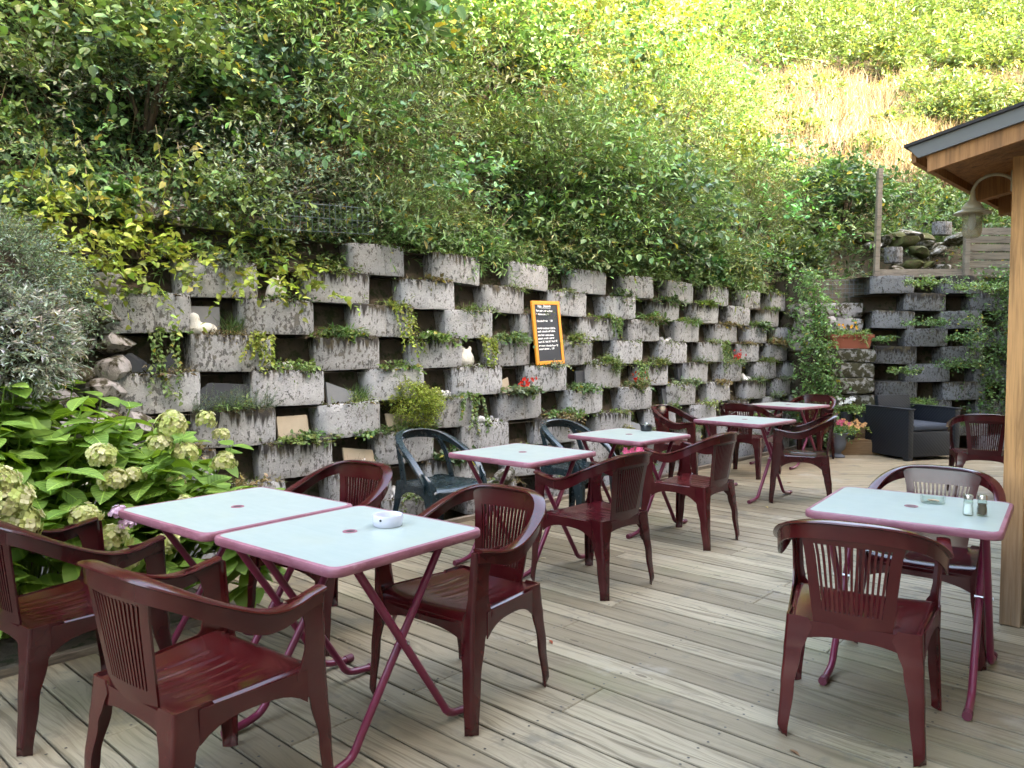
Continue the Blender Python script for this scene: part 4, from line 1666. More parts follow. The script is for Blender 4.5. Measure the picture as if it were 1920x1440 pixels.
txt = ["Nos   Desserts", "Tarte poire, neige au Fraise", "fondant au chocolat", "", "Chocolat-liégeois      6.50", "", "nos glaces artisanale 2.50€ la",
       "vanille, chocolat, café, citron,", "noix, fraise, cassis, ananas,", "pistache, menthe, noisette", "boule 2€.  Pack 3€.  Boule 7€", "avec sauce, chocolat Rouge 9€", "caramel, abricot  ...  1.50"]
zz = ch / 2 - .062
for i, t_ in enumerate(txt):
    if t_:
        cu = bpy.data.curves.new('lettering', 'FONT')
        cu.body = t_
        cu.size = .034 if i == 0 else .0245
        cu.shear = 0.18
        cu.space_character = 0.92
        cu.offset = 0.0009
        cu.materials.append(MAT['chalk'])
        tmp = bpy.data.objects.new('lettering', cu)
        COL.objects.link(tmp)
        bpy.context.view_layer.update()
        lm = bpy.data.meshes.new_from_object(tmp.evaluated_get(bpy.context.evaluated_depsgraph_get()))
        bpy.data.objects.remove(tmp)
        o = link('lettering', lm, cb, ((-cw / 2 + .052 + (0 if i else .03)) * (1 if fy < 0 else -1), fy * .0052, zz), (R(90), R(random.uniform(-1.2, 1.2)), 0 if fy < 0 else math.pi))
    if i == 0:
        m = MB()
        m.box((-.02, fy * .0052, zz - .008), (.17, .001, .003), (0, R(2), 0))
        m.build('underline', 'chalk', cb)
    zz -= .040 if i == 0 else .0335

# ================================================================== VEGETATION
def hill_pt(x, y):
    return np.stack([x, y, hill_z(x, y)], -1)


def in_view(p, m=0.9):
    return (np.abs(p[:, 0]) < 0.80 * p[:, 1] + m) & (p[:, 1] > 0.5) & (p[:, 2] < 0.50 * p[:, 1] + 2.3)


def hill_samples(n, lo=-4.5, hi=17.0, amax=8.5, end=False, rng=RNG, power=1.7):
    out = []
    got = 0
    while got < n:
        k = n * 6
        if end:
            x = rng.uniform(2.5, 26, k)
            y = Y_END + 0.75 + rng.uniform(-0.15, 20, k)
        else:
            s = rng.uniform(lo, hi, k)
            a = rng.uniform(-0.1, amax, k)
            x = WV[0] * s - WN[0] * (D_TOP + a)
            y = WV[1] * s - WN[1] * (D_TOP + a)
        p = hill_pt(x, y)
        dm_, de_ = hill_dist(x, y)
        keep = in_view(p) & (np.maximum(dm_, de_) > -0.12)
        if end:
            keep &= (de_ * 0.62 > dm_ * 1.18)
        else:
            keep &= (dm_ * 1.18 >= de_ * 0.62)
        dist = np.linalg.norm(p, axis=1)
        keep &= rng.random(k) < np.clip((6.0 / dist) ** power, 0, 1)
        p = p[keep]
        out.append(p)
        got += len(p)
    return np.concatenate(out)[:n]


def hill_normal(p):
    e = 0.15
    dx = (hill_z(p[:, 0] + e, p[:, 1]) - hill_z(p[:, 0] - e, p[:, 1])) / (2 * e)
    dy = (hill_z(p[:, 0], p[:, 1] + e) - hill_z(p[:, 0], p[:, 1] - e)) / (2 * e)
    return nrm(np.stack([-dx, -dy, np.ones(len(p))], -1))


def mound(LV, c, nrmv, r, nsp, nleaf, lf, ratio, col, shape, droop, spr, stem=0.004, rng=RNG, slen=0.55):
    """a leafy hummock: shoots from a half-ball over the slope"""
    d_ = rvec(nsp, rng)
    d_ = nrm(d_ + nrmv * 0.75 + np.array([0, 0, 0.25]))
    b_ = c + d_ * r * rng.uniform(0.35, 0.95, (nsp, 1)) * np.array([1.15, 1.15, 0.85])
    ax_ = d_ + rng.normal(size=(nsp, 3)) * 0.35 + np.array([0, 0, 0.3])
    cols = np.asarray(col) * rng.uniform(0.75, 1.3, (nsp, 1))
    sprigs(LV, b_, ax_, r * slen * rng.uniform(0.7, 1.4, nsp), nleaf, np.full(nsp, lf), ratio, cols, shape, droop, spr, stem, rng=rng, face=np.broadcast_to(nrmv, (nsp, 3)))


C_IVY = np.array([.052, .105, .055])
C_DARK = np.array([.058, .120, .046])
C_MID = np.array([.112, .195, .066])
C_LIGHT = np.array([.155, .235, .075])
C_LIME = np.array([.24, .29, .055])
C_WILLOW = np.array([.135, .215, .080])
C_SAGE = np.array([.17, .23, .135])

P = hill_samples(820, amax=14, power=1.55)
Nn = hill_normal(P)
LV = Leaves()
LVd = Leaves()
for p, n_ in zip(P, Nn):
    dist = np.linalg.norm(p)
    s = WV[0] * p[0] + WV[1] * p[1]
    r = (0.10 + 0.034 * dist) * RNG.uniform(0.6, 1.35)
    lf = (0.026 + 0.0040 * dist) * RNG.uniform(0.8, 1.2)
    zone = fbm(p[0] * 1.3, p[1] * 1.3, 3) * 0.5
    if p[2] < 5 and RNG.random() < 0.10:
        continue
    clump = float(np.clip(0.5 + 0.75 * fbm(p[0] * 2.2, p[1] * 2.2 + p[2], 13), 0, 1))
    r *= 0.60 + 1.05 * clump
    p = p + n_ * r * (0.05 + 0.85 * clump)
    u = RNG.random() + zone * 0.35
    hue = RNG.normal(size=3) * 0.10 + 1.0
    if RNG.random() < 0.06:
        mound(LV, p, n_, r * .8, 30, 8, lf * .8, 0.3, np.array([.20, .145, .075]) * RNG.uniform(.6, 1.2), 'lance', 0.4, 0.7, 0.006)
        continue
    up = p[2]
    if s < 3.2:
        if u < 0.28:
            mound(LV, p, n_, r * 0.7, 34, 7, lf * 0.95, 0.95, C_IVY * RNG.uniform(.8, 1.3), 'ivy', 0.5, 0.8)
        elif u < 0.50:
            mound(LV, p, n_, r, 30, 7, lf * 1.35, 0.62, C_MID * hue * RNG.uniform(.7, 1.45), 'ovate', 0.35, 0.9, 0.005)
        elif u < 0.85:
            mound(LV, p, n_, r, 42, 9, lf * 0.95, 0.42, C_SAGE * hue * RNG.uniform(.7, 1.3), 'lance', 0.25, 0.8, 0.004)
        else:
            mound(LV, p, n_, r, 30, 7, lf * 1.2, 0.6, C_LIGHT * RNG.uniform(.75, 1.2), 'ovate', 0.35, 0.9)
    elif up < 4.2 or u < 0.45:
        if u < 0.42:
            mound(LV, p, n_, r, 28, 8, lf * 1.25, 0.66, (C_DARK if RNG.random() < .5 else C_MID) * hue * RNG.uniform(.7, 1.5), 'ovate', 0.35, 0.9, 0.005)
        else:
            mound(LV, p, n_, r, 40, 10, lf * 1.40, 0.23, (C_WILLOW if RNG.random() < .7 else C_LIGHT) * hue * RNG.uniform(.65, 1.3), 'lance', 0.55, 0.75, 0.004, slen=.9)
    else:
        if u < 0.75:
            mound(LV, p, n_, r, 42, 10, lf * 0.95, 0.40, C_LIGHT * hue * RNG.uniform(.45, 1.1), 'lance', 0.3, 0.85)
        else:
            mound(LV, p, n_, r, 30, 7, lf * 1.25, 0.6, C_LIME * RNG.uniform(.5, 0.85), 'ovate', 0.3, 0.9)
n = 80000                     # low carpet of small leaves between the shrubs
Pc = hill_samples(n, amax=13, power=1.4)
Nc = hill_normal(Pc)
dc = np.linalg.norm(Pc, axis=1)
gc = np.clip(.5 + .5 * fbm(Pc[:, 0] * 1.7, Pc[:, 1] * 1.7, 21), 0, 1)[:, None]
LV.add(Pc + Nc * RNG.uniform(.02, .28, (n, 1)), nrm(RNG.normal(size=(n, 3)) + np.array([0, 0, .3])), Nc * .7 + np.array([0, 0, .6]) + RNG.normal(size=(n, 3)) * .5, (.022 + .0042 * dc) * RNG.uniform(.6, 1.3, n), (.010 + .0018 * dc) * RNG.uniform(.6, 1.3, n),
       (C_DARK * (1 - gc) + C_MID * gc) * RNG.uniform(.6, 1.4, (n, 1)), 'lance')      # main bank only
n = 700
Pt = hill_samples(n, amax=6)
LV.add(Pt, hill_normal(Pt) * .7 + RNG.normal(size=(n, 3)) * .55 + np.array([0, 0, .5]), RNG.normal(size=(n, 3)), RNG.uniform(.25, .75, n), RNG.uniform(.005, .011, n), np.array([.15, .115, .075]) * RNG.uniform(.5, 1.7, (n, 1)), 'stem')
tag(LV.build('undergrowth', 'leaf'), 'dense green shrubs and creepers covering the steep bank above the wall', 'undergrowth', kind='stuff')

# the far slope: low bushes, then dry bleached grass
P = hill_samples(620, end=True, power=0.7)
Nn = hill_normal(P)
LV = Leaves()
for p, n_ in zip(P, Nn):
    dist = np.linalg.norm(p)
    r = (0.10 + 0.030 * dist) * RNG.uniform(0.6, 1.3)
    lf = (0.026 + 0.0040 * dist) * RNG.uniform(0.8, 1.2)
    if 5.0 < p[0] < 7.3 and p[1] < 12.9:
        continue
    dry = 4.5 < p[2] < 9.6 and fbm(p[0] * .7, p[1] * .7, 5) > -0.75
    if dry and RNG.random() < 0.80:
        nb = 110
        b_ = p + RNG.normal(size=(nb, 3)) * np.array([r * 1.1, r * 1.1, .03])
        b_[:, 2] = hill_z(b_[:, 0], b_[:, 1])
        LVd.add(b_, nrm(RNG.normal(size=(nb, 3)) * .45 + np.array([0, -.1, 1])), RNG.normal(size=(nb, 3)), RNG.uniform(.25, .75, nb), RNG.uniform(.012, .028, nb),
                np.array([.20, .160, .098]) * RNG.uniform(.6, 1.5, (nb, 1)) * np.array([1, 1, 1]) + RNG.normal(size=(nb, 3)) * .015, 'blade')
    else:
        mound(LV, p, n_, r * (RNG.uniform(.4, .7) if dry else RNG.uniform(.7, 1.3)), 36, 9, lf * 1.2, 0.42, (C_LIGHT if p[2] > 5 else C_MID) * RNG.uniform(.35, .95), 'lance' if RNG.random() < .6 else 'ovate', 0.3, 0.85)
tag(LV.build('hill_bushes', 'leaf'), 'low leafy bushes on the far slope above the end wall', 'undergrowth', kind='stuff')
# dry grass also among the undergrowth higher up on the right
P = hill_samples(60, lo=9, hi=17, amax=8)
for p in P:
    nb = 70
    if p[2] < 4.2:
        continue
    b_ = p + RNG.normal(size=(nb, 3)) * np.array([.3, .3, .03])
    b_[:, 2] = hill_z(b_[:, 0], b_[:, 1])
    LVd.add(b_, nrm(RNG.normal(size=(nb, 3)) * .45 + np.array([0, -.1, 1])), RNG.normal(size=(nb, 3)), RNG.uniform(.3, .7, nb), RNG.uniform(.010, .02, nb),
            np.array([.19, .15, .10]) * RNG.uniform(.6, 1.5, (nb, 1)), 'blade')
tag(LVd.build('dry_grass', 'leaf_dry'), 'bleached dry grass on the sunny upper slope', 'grass', kind='stuff')

# ivy hugging the steep bank on the left, leaf litter between
n = 9000
s = RNG.uniform(-3.5, 4.5, n)
a = RNG.uniform(0, 2.6, n)
x = WV[0] * s - WN[0] * (D_TOP + a)
y = WV[1] * s - WN[1] * (D_TOP + a)
P = hill_pt(x, y)
k = in_view(P) & (fbm(x * 1.4, y * 1.4, 8) > -0.35)
P = P[k]
Nn = hill_normal(P)
LV = Leaves()
m_ = len(P)
LV.add(P + Nn * RNG.uniform(.02, .16, (m_, 1)), nrm(RNG.normal(size=(m_, 3)) * .5 - np.array([0, 0, 1.0]) * .6), Nn + RNG.normal(size=(m_, 3)) * .35, RNG.uniform(.04, .075, m_), RNG.uniform(.04, .07, m_),
       C_IVY * RNG.uniform(.6, 1.7, (m_, 1)), 'ivy')
tag(LV.build('ivy_cover', 'leaf_glossy'), 'dark ivy carpeting the steep bank at upper left', 'ivy', kind='stuff')

# bright climber draped over the near end of the wall
LV = Leaves()
n = 420
s = np.where(RNG.random(n) < .86, RNG.uniform(.3, 2.2, n), RNG.uniform(2.2, 3.2, n))
dd = RNG.uniform(4.85, 5.7, n)
zz_ = 1.72 + (dd - 4.75) * 0.75 + RNG.normal(size=n) * .06 - 0.12 * np.clip(s - 1.5, 0, 2) * 0
base_ = np.stack([WV[0] * s - WN[0] * dd, WV[1] * s - WN[1] * dd, zz_], -1)
ax_ = np.array([WN[0], WN[1], 0.5]) + RNG.normal(size=(n, 3)) * .6
sprigs(LV, base_, ax_, RNG.uniform(.15, .34, n), 10, np.full(n, .050), .78, C_LIME * RNG.uniform(.75, 1.5, (n, 1)), 'heart', .6, .9, .003, (.08, .07, .02))
# hanging strands
n = 30
s = RNG.uniform(.6, 3.2, n)
base_ = np.stack([WV[0] * s - WN[0] * 5.3, WV[1] * s - WN[1] * 5.3, RNG.uniform(2.3, 2.9, n)], -1)
sprigs(LV, base_, np.array([WN[0] * .35, WN[1] * .35, -1]) + RNG.normal(size=(n, 3)) * .12, RNG.uniform(.35, .7, n), 9, np.full(n, .055), .7, C_LIME * RNG.uniform(.8, 1.2, (n, 1)), 'heart', 0, .7, .004, (.16, .13, .05))
tag(LV.build('climbing_vine', 'leaf'), 'yellow-green heart-leaved climber draped over the near end of the wall', 'climber')


def shrub(name, label, c, r, kind, col, nsp=260, nleaf=9, lf=.06, seed=0, group=None, stems=5, flat=(1, 1, .8), parts=None):
    rng = np.random.default_rng(seed)
    r = r * 1.3
    nsp = int(nsp * 1.5)
    c = np.array(c) + np.array([WN[0], WN[1], .35]) * r * .35
    root = empty(name, tuple(c), 0, label, 'shrub', group)
    LV = Leaves()
    d_ = rvec(nsp, rng)
    d_[:, 2] = np.abs(d_[:, 2]) * 1.0 - .15
    d_ = nrm(d_)
    f = np.array(flat)
    lump = 1 + .22 * np.sin(d_[:, :1] * 5 + seed) * np.cos(d_[:, 1:2] * 4 + d_[:, 2:] * 5)
    b_ = d_ * f * r * lump * rng.uniform(.45, .95, (nsp, 1)) + np.array([0, 0, r * f[2] * .45])
    cols = np.asarray(col) * rng.uniform(.7, 1.35, (nsp, 1))
    sh, ratio, droop, spr = {'broad': ('ovate', .68, .3, .9), 'lance': ('lance', .26, .5, .75), 'fine': ('lance', .30, .15, .75), 'needle': ('blade', .12, .05, .8), 'heart': ('heart', .85, .4, .9)}[kind]
    sprigs(LV, b_, d_ + rng.normal(size=(nsp, 3)) * .3 + np.array([0, 0, .35]), r * .42 * rng.uniform(.7, 1.3, nsp), nleaf, np.full(nsp, lf), ratio, cols, sh, droop, spr, .004, rng=rng)
    LV.build('foliage', 'leaf', root)
    m = MB()
    for i in range(stems):
        a = rng.uniform(0, 6.28)
        e = rng.uniform(.3, .7)
        tip = np.array([math.cos(a) * r * e, math.sin(a) * r * e, r * f[2] * rng.uniform(.6, 1.1)])
        m_ = MB()
        m_.tube([(tip[0] * .08, tip[1] * .08, -.12), tuple(tip * .5 + np.array([0, 0, .05])), tuple(tip)], [.022 * r + .006, .014 * r + .004, .004], 6)
        m_.build('stem', 'bark', root)
    return root


def on_hill(px, py, lift=0.0):
    """march along the line of sight to the slope"""
    d_ = ray(px, py)
    t = 3.0
    while t < 40:
        x, y, z = d_[0] * t, d_[1] * t, CAM_H + d_[2] * t
        dm_, de_ = hill_dist(x, y)
        if max(dm_, de_) > -0.1 and z < float(hill_z(np.array(x), np.array(y))):
            break
        t += 0.05
    return (x, y, z + lift)


shrub('hazel_bush', 'tall dark hazel bush with broad leaves at top left of centre', on_hill(600, 190), .75, 'broad', C_DARK * 1.05, 300, 7, .125, 1)
shrub('hazel_bush', 'broad-leaved hazel bush cut by the top edge, left of the sunlit slope', on_hill(470, 60), .60, 'broad', C_MID, 220, 7, .125, 2)
shrub('dogwood_bush', 'rounded bush half in sun, half in shade above the chalkboard', on_hill(860, 215), .80, 'broad', C_MID * 1.05, 320, 8, .095, 3)
shrub('feathery_bush', 'feathery bright green conifer-like bush above the wall, right of centre', on_hill(1370, 470), .62, 'needle', C_LIGHT * .85, 420, 16, .05, 4, None, 5, (1.2, 1, .85))
shrub('dark_bush', 'dark rounded bush left of the grey wooden pole', on_hill(1545, 430), .68, 'broad', C_DARK, 360, 8, .105, 5)
shrub('willow_bush', 'arching narrow-leaved bush on the bank behind the chalkboard', on_hill(1000, 400), .75, 'lance', C_WILLOW, 380, 11, .095, 6)
shrub('willow_bush', 'arching narrow-leaved bush spilling over the wall top behind the far tables', on_hill(1190, 470), .70, 'lance', C_WILLOW * 1.1, 380, 11, .095, 7)
shrub('privet_bush', 'pale small-leaved bush behind the wire fence at left', on_hill(690, 330), .55, 'fine', C_SAGE, 340, 10, .045, 8)
shrub('field_bush', 'lit small bush at the shade line below the dry grass', on_hill(1240, 290), .85, 'fine', C_LIGHT, 360, 10, .065, 9)
shrub('elder_bush', 'low leafy bush below the dry grass beside the hut roof', on_hill(1780, 370), .60, 'broad', C_MID, 240, 8, .075, 10)

shrub('bramble_bush', 'fresh green rounded bramble mound on the left bank above the yellow-green climber', on_hill(250, 250), .50, 'broad', C_LIGHT * .9, 260, 8, .070, 41)
shrub('maple_sapling', 'large-leaved pale green sapling near the top left corner', on_hill(110, 70), .50, 'broad', C_LIGHT * 1.05, 170, 7, .120, 42)
shrub('ivy_bush', 'very dark bushy ivy mound in shade above the wire fence', on_hill(480, 300), .50, 'heart', C_IVY * .8, 260, 8, .060, 43)
shrub('spindle_bush', 'dark green bush at the edge of the sunlight above the chalkboard', on_hill(960, 230), .60, 'broad', C_DARK * .85, 300, 8, .075, 44)
shrub('honeysuckle_bush', 'fresh green soft bush on the bank left of the feathery conifer-like bush', on_hill(1150, 380), .55, 'fine', C_LIGHT, 340, 10, .055, 45)
shrub('thicket_bush', 'bright sunlit rounded bush at the top edge right of centre', on_hill(1330, 90), .80, 'broad', C_LIGHT * .8, 300, 8, .095, 46)

# clipped-off stump with upright twigs in the sun
sp = on_hill(1165, 175)
st = empty('tree_stump', sp, 0, 'pale cut stump with upright dead twigs on the sunny slope', 'stump')
m = MB()
m.tube([(0, 0, -.15), (.02, 0, .18), (.06, 0, .42)], [.10, .085, .06], 9)
m.build('trunk', 'bark', st, 50)
rs = random.Random(3)
for i in range(22):
    a = rs.uniform(0, 6.28)
    l_ = rs.uniform(.3, .65)
    m = MB()
    m.tube([(.05, 0, .32), (.05 + math.cos(a) * .12, math.sin(a) * .12, .45), (.05 + math.cos(a) * l_ * .45, math.sin(a) * l_ * .45, .40 + l_)], [.012, .009, .003], 5)
    m.build('twig', 'bark', st)
# ---- overhanging growth along the top of the wall
LV = Leaves()
for s in np.arange(1.3, 12.0, 0.08):
    dd = RNG.uniform(5.28, 5.8)
    c = np.array(tuple(wp(s + RNG.uniform(-.1, .1), dd, (2.12 if s > 3.6 else 1.98) + (dd - 5.28) * .6 + RNG.uniform(-.05, .10))))
    r = RNG.uniform(.10, .22)
    t_ = RNG.random()
    if t_ < .6:
        mound(LV, c, np.array([WN[0] * .8, WN[1] * .8, .6]), r, 26, 9, RNG.uniform(.06, .09), .23, C_WILLOW * RNG.uniform(.8, 1.4), 'lance', .55, .75, .003, slen=1.0)
    else:
        mound(LV, c, np.array([WN[0] * .8, WN[1] * .8, .6]), r, 24, 7, RNG.uniform(.035, .055), .62, C_LIGHT * RNG.uniform(.6, 1.1), 'ovate', .4, .9, .003, slen=.8)
tag(LV.build('wall_top_plants', 'leaf'), 'mixed leafy plants overhanging the top row of the block wall', 'undergrowth', kind='stuff')

# ================================================================== BEDS, POTS AND NICHES
# ---- grey cushion shrubs at the near end of the wall
def dome(name, label, c, rad, n, lf, ratio, shape, cols, mat='leaf', seed=0, spr=.6, cat='shrub', out=(0, 0, 0), droop=.15, nleaf=9, sl=.25):
    rng = np.random.default_rng(seed)
    root = empty(name, tuple(c), 0, label, cat)
    d_ = rvec(n, rng)
    d_ = nrm(d_ + np.array(out) * .55 + np.array([0, 0, .35]))
    lump = 1 + .10 * np.sin(d_[:, :1] * 9 + seed) + .08 * np.cos(d_[:, 1:2] * 11 + d_[:, 2:] * 7)
    b_ = d_ * np.array(rad) * lump * rng.uniform(.72, 1.0, (n, 1))
    cc = np.array(cols)[rng.integers(0, len(cols), n)] * rng.uniform(.7, 1.25, (n, 1))
    LV = Leaves()
    sprigs(LV, b_, d_ + rng.normal(size=(n, 3)) * .28 + np.array([0, 0, .25]), min(rad) * sl * rng.uniform(.6, 1.4, n), nleaf, np.full(n, lf), ratio, cc, shape, droop, spr, .003, (.10, .085, .06), rng)
    LV.build('foliage', mat, root)
    return root


o = dome('santolina_bush', 'large grey-green cushion shrub at the left edge hanging over the rubble', wp(0.80, 4.80, 1.62), (.60, .55, .50), 4200, .026, .30, 'lance', [(.14, .21, .13), (.18, .25, .16), (.24, .29, .22)], 'leaf', 31, .8, 'shrub', tuple(WN), .35, 9, .28)
core = rock_mesh(5, (.98, .90, .80), .2)
core.build('woody_heart', 'bark', o, 60)
o = dome('silver_bush', 'silvery white-leaved cushion shrub in front of the grey-green one at left', wp(0.98, 4.36, 1.42), (.27, .24, .26), 1100, .040, .24, 'lance', [(.44, .48, .42), (.34, .40, .32), (.52, .53, .49)], 'leaf_dry', 33, .7, 'shrub', tuple(WN), .1, 9, .35)
rock_mesh(6, (.40, .36, .40), .2).build('woody_heart', 'bark', o, 60)

# ---- soil of the bed
m = MB()
m.add([wp(-4, 3.82, .01), wp(1.84, 3.82, .01), wp(1.84, 4.75, .06), wp(-4, 4.75, .06)], [(0, 1, 2, 3)])
tag(m.build('bed_soil', 'soil'), kind='structure')

# ---- hydrangea: single leaves and mop heads
def hydrangea_leaf(seed):
    rng = random.Random(seed)
    nx, ny = 7, 4
    V_, F_ = [], []
    fold = rng.uniform(.10, .22)
    curl = rng.uniform(.10, .30)
    for i in range(nx + 1):
        t = i / nx
        w_ = .36 * (math.sin(math.pi * min(1, t ** .80)) ** .80) * (1 - .12 * t)
        if i == nx:
            w_ = 0
        for j in range(ny + 1):
            v = -1 + 2 * j / ny
            x = t
            y = v * w_
            z = fold * abs(v) * w_ - curl * t * t + .012 * math.sin(t * 22 + abs(v) * 3) * abs(v)
            V_.append((x, y, z))
    n = ny + 1
    for i in range(nx):
        for j in range(ny):
            a = i * n + j
            F_.append((a, a + 1, a + n + 1, a + n))
    m = MB()
    m.add(V_, F_)
    return m


def mat_hydra(name, c1, c2):
    m, nt, b = new_mat(name)
    v = nd(nt, 'ShaderNodeTexCoord').outputs['Object']
    sep = nd(nt, 'ShaderNodeSeparateXYZ', {0: v})
    rnd = nd(nt, 'ShaderNodeObjectInfo').outputs['Random']
    base = mixc(nt, rnd, c1, c2)
    ay = math_n(nt, 'ABSOLUTE', sep.outputs[1])
    vein = math_n(nt, 'SINE', math_n(nt, 'MULTIPLY', math_n(nt, 'SUBTRACT', sep.outputs[0], math_n(nt, 'MULTIPLY', ay, 0.9)), 48.0))
    vm = math_n(nt, 'MAXIMUM', math_n(nt, 'MULTIPLY', ramp(nt, vein, .86, .99), .35), math_n(nt, 'MULTIPLY', ramp(nt, ay, .022, .006), .7))
    base = mixc(nt, vm, base, tuple(min(1, x * 1.9) for x in c2))
    base = mixc(nt, math_n(nt, 'MULTIPLY', ramp(nt, noise(nt, coords(nt), 6.0, 4), .6, .8), .3), base, (.20, .22, .04))
    nt.links.new(base, b.inputs['Base Color'])
    b.inputs['Roughness'].default_value = .55
    b.inputs['Specular IOR Level'].default_value = .35
    bump(nt, b, vein, .25, .01)
    tr = nd(nt, 'ShaderNodeBsdfTranslucent')
    nt.links.new(mixc(nt, 1.0, base, (1.3, 1.25, .5), 'MULTIPLY'), tr.inputs['Color'])
    mx = nd(nt, 'ShaderNodeMixShader', {0: .35})
    nt.links.new(b.outputs[0], mx.inputs[1])
    nt.links.new(tr.outputs[0], mx.inputs[2])
    nt.links.new(mx.outputs[0], nt.nodes['Material Output'].inputs[0])
    return m


MAT['hydra'] = mat_hydra('hydrangea_leaf', (.115, .215, .034), (.215, .335, .062))
hl_meshes = [hydrangea_leaf(i).mesh('leaf', 'hydra', 60) for i in range(6)]
H0 = wp(1.1, 4.15, 0)
hyd = empty('hydrangea', H0, 0, 'big hydrangea bush with lime leaves and greenish mop heads behind the left tables', 'shrub')
rh = random.Random(17)
leaf_list = []
stems = []


def hyd_height(s):
    return 1.25 - .38 * max(0, min(1, (s - 1.25) / .75))


tips = []
for i in range(240):
    s = rh.uniform(.45, 2.02)
    f = rh.random()
    d_ = 3.66 + .85 * f
    top = hyd_height(s) * rh.uniform(.25, 1.0) ** .65 * (.70 + .30 * min(1, f * 2.2))
    b_ = wp(.4 + (s - .4) * .8, 4.2, .02)
    tip = wp(s, d_, top)
    if rh.random() < .35 and f < .3:
        tip.z *= .55
    tips.append((b_, tip))
for b_, tip in tips:
    mid = b_.lerp(tip, .55) + Vector((0, 0, .10))
    m = MB()
    m.tube([tuple(b_ - H0), tuple(mid - H0), tuple(tip - H0)], [.006, .005, .0035], 5)
    stems.append(m)
    a0 = rh.uniform(0, 6.28)
    dirn = (tip - mid).normalized()
    for w_ in range(3):
        t = 1 - w_ * .16
        p = mid.lerp(tip, t)
        for k in range(2):
            a = a0 + w_ * math.pi / 2 + k * math.pi + rh.uniform(-.3, .3)
            L_ = rh.uniform(.10, .165) * (1.0 + .10 * w_)
            pitch = rh.uniform(-.15, .45) - .25 * w_
            leaf_list.append((p, a, pitch, L_, rh.uniform(-.35, .35)))
# the leaves nearest the viewer are single parts, the ones behind are joined
leaf_list.sort(key=lambda q_: -(WN[0] * q_[0].x + WN[1] * q_[0].y) - q_[0].z * .45)
near, rest = leaf_list[:300], leaf_list[300:]
for p, a, pitch, L_, roll in near:
    o = link('leaf', rh.choice(hl_meshes), hyd, p - H0, Euler((roll, -pitch, a), 'XYZ'))
    o.scale = (L_, L_, L_)
m = MB()
for p, a, pitch, L_, roll in rest:
    src = hydrangea_leaf(rh.randrange(6))
    mt_ = Matrix.Translation(p - H0) @ Euler((roll, -pitch, a)).to_matrix().to_4x4() @ Matrix.Scale(L_, 4)
    m.add([mt_ @ Vector(v) for v in src.v], src.f)
o = m.build('inner_foliage', 'hydra', hyd, 60)
o['kind'] = 'stuff'
ms = MB()
for st_ in stems:
    ms.add(st_.v, st_.f)
o = ms.build('stems', 'hydra', hyd, 60)
o['kind'] = 'stuff'
o.name = 'stem'


def mophead(r, cols, seed, nf=170):
    rng = np.random.default_rng(seed)
    d_ = rvec(nf, rng)
    d_[:, 2] = np.where(d_[:, 2] < -.45, -d_[:, 2], d_[:, 2])
    LV = Leaves()
    lump = 1 + .16 * np.sin(d_[:, :1] * 5 + seed) * np.cos(d_[:, 1:2] * 4 + seed * 2) + .10 * np.sin(d_[:, 2:] * 6 + seed)
    c = d_ * r * lump * rng.uniform(.70, 1.04, (nf, 1)) * np.array([1, 1, .86 + .22 * math.sin(seed * 1.7)])
    t1 = nrm(np.cross(d_, rng.normal(size=(nf, 3))))
    t2 = np.cross(d_, t1)
    col = np.array(cols)[rng.integers(0, len(cols), nf)] * rng.uniform(.8, 1.15, (nf, 1))
    for k in range(4):
        a = k * math.pi / 2
        LV.add(c, t1 * math.cos(a) + t2 * math.sin(a) + d_ * .25, d_, r * .27, r * .25, col, 'petal')
    return LV


GREENISH = [(.48, .50, .17), (.56, .55, .24), (.40, .45, .12), (.62, .57, .32)]
PINKISH = [(.60, .38, .50), (.66, .50, .58)]
heads = [(322, 800, .075), (345, 850, .07), (300, 832, .06), (190, 858, .068), (215, 902, .07), (252, 892, .06), (420, 868, .062), (385, 790, .05), (415, 815, .045), (12, 940, .10), (30, 985, .10), (0, 905, .07),
         (160, 968, .07), (212, 1010, .075), (316, 1022, .06), (228, 1050, .07), (330, 905, .05), (345, 945, .05), (330, 1090, .05), (205, 1085, .05)]
for i, (px, py, r) in enumerate(heads):
    d_ = 3.66 if py > 930 else 3.80
    q_ = at_wall(px, py, d_ if px > 40 else 3.5)
    LVh = mophead(r * .9, GREENISH, 700 + i)
    o = LVh.build('flower_head', 'petal', hyd)
    o.location = q_ - H0
for i, (px, py, r) in enumerate([(222, 962, .038), (238, 982, .034)]):
    q_ = at_wall(px, py, 3.60)
    o = mophead(r, PINKISH, 730 + i, 90).build('flower_head', 'petal', hyd)
    o.location = q_ - H0
    o['label'] = 'pink flower head'

# ---- niche plants
def ledge(px, py, fwd=0.10):
    k, s, z = wall_row(px, py)
    k = max(k, 1)
    return wp(s, row_d(k - 1) + fwd, row_top(k - 1) - 0.015 - 0.004 * (s - 3)), k, s


